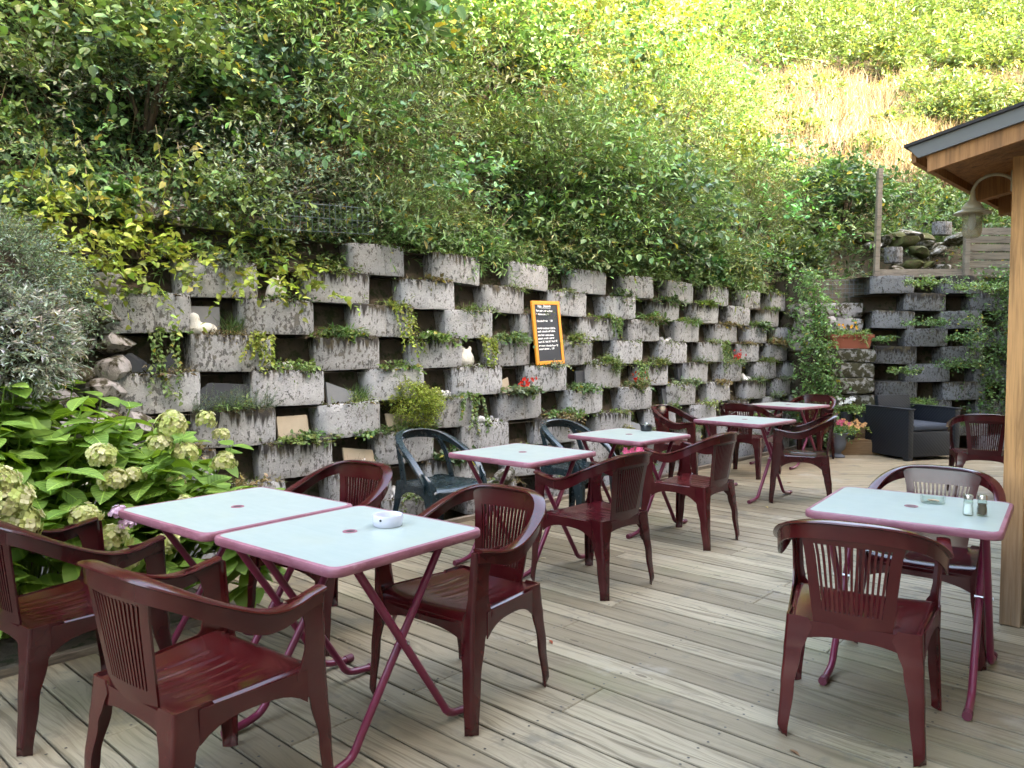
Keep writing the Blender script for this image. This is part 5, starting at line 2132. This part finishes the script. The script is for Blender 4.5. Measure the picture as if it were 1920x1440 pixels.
def niche(kind, px, py, size, label, col=None, seed=None, cat='plant', fwd=.10, at=None):
    seed = int(px * 7 + py) if seed is None else seed
    rng = np.random.default_rng(seed)
    p = at if at is not None else ledge(px, py, fwd)[0]
    out = np.array([WN[0], WN[1], 0.0])
    if at is not None:
        out = np.array([0, -1.0, 0])
    side = np.array([-out[1], out[0], 0])
    LV = Leaves()
    c0 = np.zeros(3)
    name = {'cushion': 'cushion_plant', 'fern': 'fern', 'tuft': 'grass_tuft', 'clump': 'leafy_plant', 'trail': 'trailing_vine', 'spiky': 'spiky_plant', 'begonia': 'begonia', 'broad': 'broad_leaved_plant'}[kind]
    root = empty(name, p, 0, label, cat)
    if kind == 'cushion':
        n = int(1500 * (size / .2) ** 1.3)
        d_ = nrm(rvec(n, rng) + out * .5 + np.array([0, 0, .25]))
        lump = 1 + .22 * np.sin(d_[:, :1] * 4.5 + seed) * np.cos(d_[:, 2:] * 5 + seed) + .12 * np.sin(d_[:, 1:2] * 9)
        b_ = d_ * np.array([size, size, size * .72]) * lump * rng.uniform(.62, 1.02, (n, 1)) + out * size * .30 - np.array([0, 0, size * .12])
        cc = np.array(C_LIME if col is None else col) * rng.uniform(.55, 1.25, (n, 1))
        sprigs(LV, b_, d_ + rng.normal(size=(n, 3)) * .4 + np.array([0, 0, .2]), .045 * rng.uniform(.5, 1.8, n), 6, np.full(n, .016), .6, cc, 'ovate', .2, .8, .002, rng=rng)
    elif kind == 'fern':
        n = 11
        a = rng.uniform(-1.3, 1.3, n)
        ax_ = out * np.cos(a)[:, None] + side * np.sin(a)[:, None] + np.array([0, 0, 1.0]) * rng.uniform(.5, 1.3, (n, 1))
        sprigs(LV, np.zeros((n, 3)), ax_, size * rng.uniform(.8, 1.4, n), 34, np.full(n, size * .24), .24, np.array(C_MID * 1.2 if col is None else col) * rng.uniform(.8, 1.2, (n, 1)), 'lance', .55, 1.05, .003, (.06, .08, .02), rng, upbias=1.4)
    elif kind == 'tuft':
        n = 130
        a = rng.uniform(-1.7, 1.7, n)
        D = out * np.cos(a)[:, None] * .6 + side * np.sin(a)[:, None] * .6 + np.array([0, 0, 1.0])
        LV.add(rng.normal(size=(n, 3)) * size * .18 * np.array([1, 1, 0]), D + rng.normal(size=(n, 3)) * .15, rng.normal(size=(n, 3)), size * rng.uniform(.6, 1.2, n), .007, np.array(C_MID if col is None else col) * rng.uniform(.6, 1.3, (n, 1)), 'blade')
    elif kind in ('clump', 'begonia', 'broad'):
        n = int((46 if kind != 'broad' else 22) * max(.6, size / .12))
        a = rng.uniform(0, 6.28, n)
        rr_ = size * np.sqrt(rng.random(n))
        b_ = np.stack([np.cos(a) * rr_, np.sin(a) * rr_, np.zeros(n)], -1) * np.array([1, 1, 1])
        b_ = side * (np.cos(a) * rr_ * 1.35)[:, None] + out * (np.sin(a) * rr_ * .55 + .04)[:, None]
        ax_ = np.array([0, 0, 1.0]) + out * .5 + rng.normal(size=(n, 3)) * .45
        lf = {'clump': .034, 'begonia': .034, 'broad': .085}[kind]
        sprigs(LV, b_, ax_, size * rng.uniform(.35, .9, n), 6, np.full(n, lf), .75 if kind != 'broad' else .4, np.array(C_LIGHT * .85 if col is None else col) * rng.uniform(.6, 1.3, (n, 1)), 'ovate', .35, .95, .003, (.06, .08, .02), rng)
    elif kind == 'trail':
        n = 8
        b_ = side[None, :] * rng.uniform(-.11, .11, (n, 1)) + out * .17 + np.array([0, 0, .04])
        D = np.array([0, 0, -1.0]) + side * rng.normal(size=(n, 1)) * .22 + out * .10
        sprigs(LV, b_, D, size * rng.uniform(.6, 1.3, n), 22, np.full(n, .031), .75, np.array(C_LIME * .9 if col is None else col) * rng.uniform(.7, 1.2, (n, 1)), 'heart', 0, .85, .004, (.12, .12, .04), rng, np.broadcast_to(out, (n, 3)))
        n = 12
        sprigs(LV, side[None, :] * rng.uniform(-.12, .12, (n, 1)) + out * rng.uniform(0, .12, (n, 1)), np.array([0, 0, .7]) + out * .6 + rng.normal(size=(n, 3)) * .3, .12, 6, np.full(n, .034), .75, np.array(C_LIME * .8 if col is None else col), 'heart', .5, .9, .003, rng=rng)
    elif kind == 'spiky':
        n = int(110 * size / .15)
        b_ = side[None, :] * rng.uniform(-1.2, 1.2, (n, 1)) * size + out * rng.uniform(0, 1.0, (n, 1)) * .14
        ax_ = np.array([0, 0, .9]) + out * rng.uniform(.1, 1.1, (n, 1)) + rng.normal(size=(n, 3)) * .3
        sprigs(LV, b_, ax_, size * rng.uniform(.5, .95, n), 22, np.full(n, .017), .2, np.array((.14, .20, .15) if col is None else col) * rng.uniform(.7, 1.25, (n, 1)), 'lance', .12, .75, .003, (.12, .14, .10), rng)
    LV.build('foliage', 'leaf', root)
    if kind == 'begonia':
        n = 24
        c = side[None, :] * rng.normal(size=(n, 1)) * size * .45 + out * rng.uniform(.04, .14, (n, 1)) + np.array([0, 0, 1.0]) * rng.uniform(.05, .17, (n, 1))
        LF = Leaves()
        for k in range(5):
            a = k * 1.2566
            LF.add(c, side * math.cos(a) + np.array([0, 0, 1.0]) * math.sin(a) + out * .3 + rng.normal(size=(n, 3)) * .25, np.broadcast_to(out, (n, 3)), .019, .017, np.array((.62, .025, .012)) * rng.uniform(.7, 1.2, (n, 1)), 'petal')
        LF.build('flower', 'petal', root)['kind'] = 'stuff'
    return root


NP = [
    ('trail', 290, 600, .34, 'yellow-green vine strands hanging over the leftmost upper block', C_LIGHT),
    ('tuft', 440, 598, .13, 'small green tuft right of the stone duck', C_MID),
    ('trail', 478, 590, .22, 'short vine sprig left of the block below the stone bird', C_LIME),
    ('fern', 636, 580, .17, 'lush fern filling the niche right of the stone bird', C_MID * 1.1),
    ('clump', 640, 612, .11, 'low round-leaved plant under the lush fern', C_LIGHT),
    ('clump', 545, 655, .12, 'pale leafy plant among grey stones, centre left niche', C_LIGHT * 1.15),
    ('spiky', 430, 745, .20, 'blue-grey spiky succulent spilling over a block above the hydrangea', None),
    ('clump', 590, 812, .13, 'dark round-leaved plant on the low block above the hydrangea', C_MID),
    ('trail', 735, 545, .36, 'bright lime vine cascading beside the upper blocks, left of centre', C_LIME * 1.25),
    ('fern', 800, 598, .10, 'dark feathery fern left of the grey pebble niche', C_DARK * 1.2),
    ('trail', 905, 600, .20, 'vine with pale leaves two blocks left of the chalkboard', C_LIME),
    ('clump', 955, 628, .12, 'leafy plant in the niche touching the chalkboard on its left', C_LIGHT),
    ('fern', 1020, 555, .13, 'fern peeping over the top of the chalkboard', C_MID * 1.2),
    ('tuft', 1085, 630, .10, 'small tuft just right of the chalkboard', C_LIGHT),
    ('cushion', 768, 708, .205, 'large lime-green cushion plant bulging over the middle blocks', C_LIME * 1.35),
    ('begonia', 978, 725, .10, 'red begonia below the lower left corner of the chalkboard', C_MID),
    ('clump', 1058, 772, .15, 'strawberry-like plant behind the left middle table', C_MID * 1.2),
    ('tuft', 1085, 728, .08, 'pale grassy tuft below the chalkboard', C_SAGE * 1.3),
    ('cushion', 1165, 778, .13, 'yellowing cushion plant above the table with the black ashtray', np.array([.22, .22, .05])),
    ('cushion', 1142, 676, .10, 'flat green cushion plant right of the chalkboard foot', C_LIGHT * 1.1),
    ('begonia', 1190, 708, .12, 'red begonia with large blooms right of the chalkboard', C_MID),
    ('clump', 775, 797, .13, 'low plant with white-edged leaves above the left green chair', C_LIGHT),
    ('trail', 868, 730, .26, 'single vine strand hanging below the stone cat', C_LIGHT),
    ('trail', 1140, 590, .18, 'short vine on the block right of the chalkboard top', C_LIGHT),
    ('broad', 1218, 575, .17, 'broad-leaved dark plant under the wall top, right of centre', C_MID),
    ('fern', 1285, 590, .20, 'fern arching from the upper right niches', C_MID * 1.2),
    ('trail', 1345, 610, .30, 'flowering vine tumbling down the upper right blocks', C_LIGHT),
    ('clump', 1422, 600, .13, 'lime plant in a niche near the far end, second row', C_LIGHT * 1.2),
    ('begonia', 1377, 668, .11, 'small red begonia near the far end of the wall', C_MID),
    ('clump', 1438, 670, .11, 'small green plant right of the far red begonia', C_LIGHT),
    ('clump', 1465, 638, .20, 'glaucous bushy plant at the far end of the wall', C_SAGE * 1.2),
    ('clump', 1287, 710, .14, 'grey-green round plant above the farther burgundy chair', C_SAGE * 1.2),
    ('clump', 1300, 815, .13, 'low plant on the wall foot behind the second farthest table', C_LIGHT),
    ('tuft', 1268, 752, .12, 'grass blades in front of a dark slate', C_MID),
    ('trail', 1190, 640, .26, 'thin vine strand in the middle rows above the red begonia', C_LIGHT * 1.2),
    ('clump', 690, 800, .10, 'small plant at the foot of the wall left of the green chair', C_MID),
    ('tuft', 675, 720, .13, 'grass tuft beside the sloping grey slate', C_MID),
    ('clump', 1240, 870, .12, 'low plant at the wall foot between the far chairs', C_MID),
]
for (kd, px, py, sz, lab, cl) in NP:
    niche(kd, px, py, sz * (1.3 if kd in ('clump', 'fern', 'tuft', 'begonia') else 1.1), lab, cl)

# ivy column in the corner between the two walls
LV = Leaves()
n = 420
zz_ = RNG.uniform(.25, 2.45, n)
xx_ = 4.06 + RNG.normal(size=n) * .14 + (zz_ - 1.2) * -.03
yy_ = 10.35 + RNG.normal(size=n) * .10 + np.clip(zz_ - 1.6, 0, 1) * .2
sprigs(LV, np.stack([xx_, yy_, zz_], -1), np.array([.1, -1, .1]) + RNG.normal(size=(n, 3)) * .5, RNG.uniform(.12, .26, n), 9, np.full(n, .055), .6, C_MID * RNG.uniform(.8, 1.7, (n, 1)), 'ovate', .7, .9, .003)
tag(LV.build('climbing_ivy', 'leaf'), 'leafy climber filling the corner where the two walls meet', 'climber')

# ivy over the hut side of the end wall
LV = Leaves()
n = 460
zz_ = RNG.uniform(.5, 2.5, n)
xx_ = 6.75 + RNG.normal(size=n) * .28 + (zz_ - 1.5) * .05
yy_ = Y_END - .30 + RNG.uniform(-.06, .08, n) + (zz_ - .5) * .03
sprigs(LV, np.stack([xx_, yy_, zz_], -1), np.array([.1, -1, -.2]) + RNG.normal(size=(n, 3)) * .6, RNG.uniform(.08, .24, n), 8, np.full(n, .050), .7, C_MID * RNG.uniform(.5, 1.3, (n, 1)), 'ivy', .8, .9, .003)
tag(LV.build('climbing_ivy', 'leaf'), 'ivy curtain over the end wall next to the hut post', 'climber')

# plants on the end wall
for (kd, px, py, sz, lab, cl) in [
    ('fern', 1725, 762, .34, 'large fern on the end wall behind the armchair back', C_LIGHT),
    ('clump', 1735, 612, .24, 'bushy plant in the upper niche of the end wall', C_MID),
    ('trail', 1818, 600, .60, 'ivy trailing down the end wall beside the hut', C_LIGHT * .8),
    ('clump', 1800, 690, .28, 'green plant low on the end wall near the hut', C_MID),
    ('clump', 1650, 640, .15, 'small plant above the left block of the end wall', C_MID),
    ('clump', 1690, 700, .18, 'plant with white blossoms in the end wall niche', C_LIGHT),
    ('clump', 1735, 535, .24, 'leafy plant on top of the end wall', C_LIGHT),
    ('clump', 1830, 545, .26, 'bright plant on top of the end wall by the hut', C_LIGHT * 1.2),
    ('clump', 1800, 640, .22, 'creeper in the middle of the end wall near the hut', C_MID * 1.2),
    ('fern', 1800, 795, .22, 'small fern at the foot of the end wall', C_MID),
]:
    q_ = at_y(px, py, Y_END - .33)
    niche(kd, px, py, sz, lab, cl, at=q_)


# ---- stones, slates and carved figures in the niches
peb = [rock_mesh(900 + i, (.060, .042, .036), .35, 2).mesh('pebble', 'pebble' if i < 5 else 'pebble_grey', 60) for i in range(8)]


def pebbles(px, py, n, label, spread=.10, white=True, big=1.0, at=None, fwd=.12):
    rp = random.Random(int(px + py * 3))
    p = at if at is not None else ledge(px, py, fwd)[0]
    root = empty('pebble_heap', p, 0, label, 'pebbles')
    n = int(n * 1.7)
    for i in range(n):
        lay = 0 if i < n * .65 else 1
        u_ = rp.gauss(0, spread * (1 - .45 * lay))
        v_ = rp.uniform(-.05, .05)
        o = link('pebble', rp.choice(peb[:5] if white or rp.random() < .25 else peb[5:]), root, Vector(tuple(WV)) * u_ + Vector(tuple(WN)) * v_ + Vector((0, 0, .018 + .028 * lay)), (rp.uniform(0, 6), rp.uniform(0, 6), rp.uniform(0, 6)))
        f = rp.uniform(.6, 1.35) * big
        o.scale = (f, f, f)


for (px, py, n, lab, spread, white, big) in [
    (548, 670, 8, 'grey-white stones under the pale plant in the left niches', .10, False, 1.2),
    (690, 857, 12, 'white stones heaped at the wall foot behind the left table chair', .14, True, 1.3),
    (835, 742, 14, 'white chippings on the block right of the lime cushion', .09, True, .8),
    (908, 785, 16, 'white and grey pebbles heaped above the left green chair', .13, False, 1.2),
    (890, 683, 13, 'pale chippings around the stone cat', .12, True, .8),
    (815, 628, 12, 'grey gravel on the block left of the stone cat row', .12, False, .8),
    (1330, 762, 16, 'white chippings above the second farthest table, left heap', .13, True, 1.0),
    (1395, 750, 16, 'white chippings above the farthest table, right heap', .13, True, 1.0),
    (1460, 745, 12, 'white chippings at the far end of the wall', .12, True, .9),
    (1405, 708, 5, 'large white stone near the far end of the wall', .05, True, 1.8),
    (1345, 713, 8, 'white stones beside the grey-green round plant', .09, True, 1.0),
    (1250, 632, 6, 'pale stones in the niche right of centre, upper rows', .08, False, 1.5),
    (1360, 680, 4, 'white stone left of the far red begonia', .04, True, 1.4),
    (1125, 672, 6, 'grey stones behind the flat cushion plant', .08, False, 1.0),
    (770, 925, 14, 'pale rubble at the wall foot under the left green chair', .20, True, 1.5),
    (1325, 880, 12, 'white stones on the deck edge behind the far chairs', .16, True, 1.3),
    (1200, 940, 8, 'pale stones at the wall foot left of the far chairs', .15, True, 1.2),
]:
    pebbles(px, py, n, lab, spread, white, big)


def slate(px, py, poly, label, mat='slate', lean=.25, fwd=.2, cat='slate'):
    p, k, s = ledge(px, py, fwd)
    m = MB()
    rings = [[Vector((x, y_, z)) for x, z in poly] for y_ in (-.008, .008)]
    m.loft(rings)
    o = m.build('slate_slab', mat, None, None, p, (lean, 0, WROT))
    tag(o, label, cat)


slate(270, 668, [(-.19, 0), (.22, 0), (.20, .15), (.13, .10), (.05, .06), (-.06, .14), (-.18, .10)], 'black slate with a jagged mountain-like edge in the left niche', 'slate', -.15, .08)
slate(650, 735, [(-.15, 0), (.20, 0), (.19, .05), (-.15, .17)], 'sloping grey slate slab in a niche left of the lime cushion', 'slate_pale', -.15, .08)
slate(425, 722, [(-.2, 0), (.2, 0), (.18, .17), (-.1, .19), (-.2, .12)], 'dark slate standing behind the spiky succulent', 'slate', -.1, .08)
slate(555, 787, [(-.12, 0), (.12, 0), (.12, .19), (-.12, .19)], 'pale beige tile leaning in the niche above the hydrangea', 'beige_tile', -.2, .08, 'tile')
slate(760, 785, [(-.15, 0), (.15, 0), (.15, .12), (-.15, .16)], 'brown tile lying behind the low plant above the green chair', 'beige_tile', -.25, .08, 'tile')
slate(1265, 752, [(-.2, 0), (.2, 0), (.2, .10), (-.2, .22)], 'dark slate sloping down in the niche above the black ashtray table', 'slate', -.15, .08)
slate(945, 720, [(-.1, 0), (.1, 0), (.1, .16), (-.1, .1)], 'brown slab in the niche behind the red begonia', 'beige_tile', -.2, .08, 'tile')
slate(1290, 700, [(-.15, 0), (.15, 0), (.1, .2), (-.15, .2)], 'dark slate behind the grey-green round plant', 'slate', -.12, .09)
slate(1105, 720, [(-.16, 0), (.16, 0), (.16, .2), (-.16, .2)], 'dark slab closing the niche below the chalkboard on the right', 'slate', -.08, .10)
slate(1150, 600, [(-.14, 0), (.14, 0), (.1, .2), (-.12, .16)], 'dark slate in the upper niche right of the chalkboard', 'slate', -.15, .08)
slate(680, 845, [(-.14, 0), (.14, 0), (.12, .14), (-.14, .18)], 'beige slab at the wall foot behind the white stones', 'beige_tile', -.2, .08, 'tile')
slate(1190, 780, [(-.2, 0), (.14, 0), (.14, .10), (-.2, .2)], 'pale grey slate above the yellowing cushion plant', 'slate_pale', -.35, .06)
slate(390, 585, [(-.1, 0), (.1, 0), (.1, .2), (-.1, .2)], 'grey slab behind the stone duck', 'slate_pale', -.05, .10)


def blob(parts, seed, sub=3):
    """one smooth carved stone from overlapping balls (metaball-like remesh by voxel-free union)"""
    bm = bmesh.new()
    bmesh.ops.create_icosphere(bm, subdivisions=sub + 1, radius=1.0)
    r = np.random.default_rng(seed)
    cs = np.array([q_[0] for q_ in parts])
    rs_ = np.array([q_[1] for q_ in parts])
    ctr = cs.mean(0)
    for v in bm.verts:
        d_ = np.array(v.co)
        best = .005
        for t in np.linspace(.005, .3, 90):
            p_ = ctr + d_ * t
            f = np.sum(np.exp(-2.2 * ((np.linalg.norm((p_ - cs) / rs_, axis=1)) ** 2 - 1)))
            if f >= 1:
                best = t
        v.co = Vector(ctr + d_ * best * (1 + r.normal() * .008))
    bm.verts.index_update()
    m = MB()
    m.add([v.co.copy() for v in bm.verts], [[v.index for v in f.verts] for f in bm.faces])
    bm.free()
    return m


p, k, s = ledge(378, 600, .06)
o = blob([((0, 0, .045), (.085, .05, .045)), ((.05, 0, .05), (.05, .04, .035)), ((-.045, 0, .085), (.035, .035, .045)), ((-.05, 0, .125), (.032, .030, .030))], 1).build('stone_duck', 'carved', None, 60, p, (0, 0, WROT))
tag(o, 'pale carved stone duck on the left block', 'sculpture')
p, k, s = ledge(518, 530, .06)
o = blob([((0, 0, .06), (.065, .045, .06)), ((-.005, 0, .11), (.048, .038, .05)), ((.0, 0, .165), (.032, .030, .036)), ((.05, 0, .05), (.022, .035, .055)), ((-.05, 0, .06), (.022, .035, .055))], 2).build('stone_bird', 'carved', None, 60, p, (0, 0, WROT))
tag(o, 'pale carved stone bird standing on an upper block', 'sculpture')
p, k, s = ledge(880, 668, .10)
o = blob([((0, 0, .07), (.085, .06, .075)), ((0, 0, .12), (.05, .045, .05)), ((.045, 0, .17), (.018, .018, .025)), ((-.04, 0, .17), (.018, .018, .025))], 3).build('stone_cat', 'carved', None, 60, p, (0, 0, WROT))
tag(o, 'smooth beige cat-like stone in a middle niche', 'sculpture')
q_ = wp(5.05, 4.62, .10)
o = rock_mesh(77, (.20, .18, .18), .3, 3).build('stone_ball', 'limestone', None, 60, at_wall(945, 892, 4.60))
tag(o, 'rounded pale stone ball under the middle table', 'stone')

# ---- pots
def potted(loc, r, h, label, mat='pot', kind='clump', col=None, flowers=None, seed=1, cat='potted plant', size=.14):
    rng = np.random.default_rng(seed)
    root = empty('potted_plant', loc, 0, label, cat)
    pot_mesh(r, h).build('pot', mat, root, 40)
    LV = Leaves()
    n = 60
    b_ = rng.normal(size=(n, 3)) * np.array([r * .45, r * .45, 0]) + np.array([0, 0, h - .03])
    sprigs(LV, b_, np.array([0, 0, 1.0]) + rng.normal(size=(n, 3)) * .6, size * rng.uniform(.5, 1.1, n), 7, np.full(n, .045), .62, np.array(C_LIGHT if col is None else col) * rng.uniform(.7, 1.3, (n, 1)), 'ovate', .4, .9, .003, rng=rng)
    LV.build('foliage', 'leaf', root)
    if flowers is not None:
        LF = Leaves()
        n = 12
        c = rng.normal(size=(n, 3)) * np.array([r * .9, r * .9, .03]) + np.array([0, 0, h + size * .72])
        for k in range(5):
            a = k * 1.2566
            LF.add(c, np.array([math.cos(a), -.4, math.sin(a)]) + rng.normal(size=(n, 3)) * .2, np.broadcast_to(np.array([0, -1.0, .5]), (n, 3)), .034, .03, np.array(flowers) * rng.uniform(.8, 1.15, (n, 1)), 'petal')
        LF.build('flower', 'petal', root)['kind'] = 'stuff'
    return root


def on_step(px, z, y):
    d_ = ray(px, 750)
    t = y / d_[1]
    return (d_[0] * t, y, z)


potted(on_step(1588, .396, 10.32), .085, .15, 'dark pot with white-flowering geranium, left on the upper step', 'pot', col=C_LIGHT, flowers=(.85, .85, .85), seed=1, size=.20)
potted(on_step(1617, .396, 10.32), .095, .16, 'dark pot with bushy green plant, right on the upper step', 'pot', col=C_LIGHT * 1.1, seed=2, size=.2)
potted(on_step(1595, .196, 10.08), .07, .12, 'small dark pot with yellowish plant on the lower step', 'pot', col=C_LIME, flowers=(.75, .42, .18), seed=3, size=.14)
potted(on_step(1640, .196, 10.08), .07, .12, 'small dark pot half hidden behind the armchair', 'pot', col=C_LIME, flowers=(.75, .45, .2), seed=4, size=.14)
u_ = on_step(1572, 0.001, 9.80)
root = empty('flower_urn', u_, 0, 'grey stone urn with pink flowers left of the plant steps', 'urn')
m = MB()
m.lathe([(.09, 0), (.095, .015), (.07, .03), (.045, .05), (.05, .07), (.09, .11), (.105, .18), (.105, .26), (.13, .30), (.135, .315), (.11, .315), (.095, .28), (.001, .275)], 26)
m.build('bowl', 'urn', root, 40)
LV = Leaves()
rng = np.random.default_rng(9)
n = 60
sprigs(LV, rng.normal(size=(n, 3)) * np.array([.05, .05, 0]) + np.array([0, 0, .28]), np.array([0, 0, 1.0]) + rng.normal(size=(n, 3)) * .6, .2 * rng.uniform(.5, 1.1, n), 7, np.full(n, .045), .62, C_MID * 1.1, 'ovate', .4, .9, .003, rng=rng)
LV.build('foliage', 'leaf', root)
LF = Leaves()
c = rng.normal(size=(8, 3)) * np.array([.08, .06, .03]) + np.array([0, 0, .42])
for k in range(5):
    a = k * 1.2566
    LF.add(c, np.array([math.cos(a), -.3, math.sin(a)]) + rng.normal(size=(8, 3)) * .2, np.broadcast_to(np.array([0, -1.0, .4]), (8, 3)), .024, .021, np.array((.62, .12, .20)), 'petal')
LF.build('flower', 'petal', root)['kind'] = 'stuff'

# tall dark planter with pink lilies between the middle tables, by the wall
q_ = at_z(1165, 905, 0.0)
root = empty('square_planter', (1.02, 6.72, 0), WROT, 'dark grey square planter with pink lily-like flowers behind the middle tables', 'planter')
m = MB()
rings = [[Vector((x * f, y_ * f, z)) for x, y_ in rrect(.13, .13, .02, 3)] for f, z in ((.78, 0), (.98, .30), (1.06, .30), (1.06, .34), (.92, .34), (.9, .31))]
m.loft(rings)
m.build('pot', 'pot', root, 40)
LV = Leaves()
rng = np.random.default_rng(19)
n = 60
sprigs(LV, rng.normal(size=(n, 3)) * np.array([.06, .06, 0]) + np.array([0, 0, .3]), np.array([0, -.2, 1.0]) + rng.normal(size=(n, 3)) * .5, .26 * rng.uniform(.5, 1.1, n), 9, np.full(n, .07), .2, C_MID * 1.2, 'lance', .4, .7, .003, rng=rng)
LV.build('foliage', 'leaf', root)
LF = Leaves()
c = rng.normal(size=(9, 3)) * np.array([.09, .06, .04]) + np.array([-.02, -.06, .50])
for k in range(6):
    a = k * 1.047
    LF.add(c, np.array([math.cos(a), -.5, math.sin(a)]) + rng.normal(size=(9, 3)) * .15, np.broadcast_to(np.array([0, -1.0, .3]), (9, 3)), .05, .028, np.array((.78, .16, .34)) * rng.uniform(.8, 1.25, (9, 1)), 'petal')
LF.build('flower', 'petal', root)['kind'] = 'stuff'

# terracotta trough on the limestone pier
tp = Vector((4.61, Y_END - .30, 1.39))
root = empty('terracotta_trough', tp, R(2), 'terracotta trough with orange-yellow flowers on the limestone pier', 'planter')
m = MB()
rings = [[Vector((x * (.29 * f), y_ * .10 * f, z)) for x, y_ in ((1, 1), (-1, 1), (-1, -1), (1, -1))] for f, z in ((.84, 0), (.95, .15), (1.03, .15), (1.03, .19), (.92, .19), (.9, .16))]
m.loft(rings)
m.build('trough', 'terracotta', root, 30)
LV = Leaves()
n = 70
sprigs(LV, rng.uniform(-1, 1, (n, 3)) * np.array([.24, .06, 0]) + np.array([0, 0, .16]), np.array([0, -.3, 1.0]) + rng.normal(size=(n, 3)) * .6, .22 * rng.uniform(.4, 1.1, n), 9, np.full(n, .07), .22, C_LIGHT * 1.1, 'lance', .6, .8, .003, rng=rng)
LV.build('foliage', 'leaf', root)
LF = Leaves()
c = rng.uniform(-1, 1, (8, 3)) * np.array([.2, .05, .05]) + np.array([.02, -.05, .31])
for k in range(6):
    a = k * 1.047
    LF.add(c, np.array([math.cos(a), -.5, math.sin(a)]), np.broadcast_to(np.array([0, -1.0, .3]), (8, 3)), .022, .016, np.array((.70, .34, .03)) * rng.uniform(.8, 1.2, (8, 1)), 'petal')
LF.build('flower', 'petal', root)['kind'] = 'stuff'

# ---- timber fence pieces above the end wall
FY = Y_END + 0.30
fence = empty('plank_fence', (5.25, FY, 2.3), 0, 'weathered plank fence with tall bare pole above the end wall', 'fence')
m = MB()
m.box((0, 0, .80), (.068, .068, 1.72), (0, R(1.0), 0), .006)
m.build('post', 'grey_wood', fence)
for k in range(2):
    m = MB()
    m.box((.64, .02 + .03, .05 + k * .125), (1.25, .03, .118), (0, R(-.4), 0), .004)
    m.build('plank', 'grey_wood', fence)
m = MB()
m.box((1.28, 0, .30), (.07, .07, .82), None, .005)
m.build('post', 'grey_wood', fence)
for k in range(8):
    m = MB()
    m.box((1.85, .05, -.05 + k * .118), (1.10, .025, .10), None, .003)
    m.build('plank', 'grey_wood', fence)

# rocky outcrop and concrete kerb stones above the end wall
rk = empty('rock_outcrop', (6.05, FY + 0.75, 2.62), 0, 'mossy limestone outcrop behind the plank fence', 'rocks')
rs = random.Random(12)
for i in range(24):
    x = rs.uniform(-.75, .85)
    z = rs.uniform(-.12, .66) * (1 - abs(x) * .35)
    sz_ = rs.uniform(.20, .42)
    rock_mesh(1000 + i, (sz_ * 1.25, .4, sz_ * .62), .35).build('rock', 'limestone' if i % 3 else 'moss', rk, 40, (x, rs.uniform(-.15, .25) + z * .4, z), (rs.uniform(-.2, .2), rs.uniform(-.25, .25), rs.uniform(-.5, .5)))
for i, (px, py, w_, h_, yy) in enumerate([(1768, 428, .26, .18, FY + 1.35), (1677, 478, .22, .20, FY + .45)]):
    q_ = at_y(px, py, yy)
    m = block_mesh(90 + i, w_ * 1.2, h_ * 1.15, .15)
    tag(m.build('kerb_block', 'concrete_dark', None, 40, q_), 'grey concrete kerb block on the rocks, ' + ('upper one near the lamp' if i == 0 else 'lower one beside the pole'), 'concrete block')

# ---- welded wire fence in the growth on the wall top
def wire_panel(name, label, a, b_, h, dx, dz, r=.0022):
    root = empty(name, a, 0, label, 'wire fence')
    a, b_ = Vector(a), Vector(b_)
    L_ = (b_ - a).length
    d_ = (b_ - a).normalized()
    m = MB()
    n = int(L_ / dx)
    for i in range(n + 1):
        p0 = d_ * (i * dx)
        m.tube([tuple(p0), tuple(p0 + Vector((0, 0, h)))], r, 5)
    for j in range(int(h / dz) + 1):
        m.tube([(0, 0, j * dz), tuple(d_ * (n * dx) + Vector((0, 0, j * dz)))], r * 1.3, 5)
    o = m.build('mesh_panel', 'wire_dark', root)
    o['kind'] = 'stuff'
    return root


qa = at_wall(492, 428, 5.05)
qb = at_wall(705, 440, 5.05)
wire_panel('wire_fence', 'sagging welded wire fence above the upper left blocks', qa, qb, .22, .05, .10)
qa = at_y(1545, 558, Y_END + .20)
qb = at_y(1632, 556, Y_END + .20)
wire_panel('wire_fence', 'fine wire netting above the limestone pier', qa, qb, .24, .06, .06, .0018)

# ---- a few fallen leaves and bits on the deck
rl = random.Random(6)
LVx = None
for i, (px, py, lab, col) in enumerate([(1030, 1200, 'reddish dry leaf on the deck right of the nearest right-hand chair leg', (.30, .07, .03)), (1480, 1405, 'curled brown leaf at the bottom right of the deck', (.22, .12, .06)),
                                        (1025, 1047, 'pale crumpled leaf under the middle table', (.55, .48, .35)), (1440, 952, 'yellow leaf beside a far chair foot', (.6, .45, .15)), (1475, 905, 'thin brown twig leaf on the far deck', (.2, .1, .05)),
                                        (345, 1128, 'yellow fallen leaf by the planting bed', (.5, .4, .1))]):
    p = at_z(px, py, .004)
    LVx = Leaves()
    a = rl.uniform(0, 6.28)
    LVx.add(np.zeros((1, 3)), np.array([[math.cos(a), math.sin(a), .1]]), np.array([[.1, 0, 1.0]]), np.array([.05]), np.array([.018]), np.array([col]), 'ovate')
    o = LVx.build('fallen_leaf', 'leaf_dry')
    o.location = p
    tag(o, lab, 'leaf')
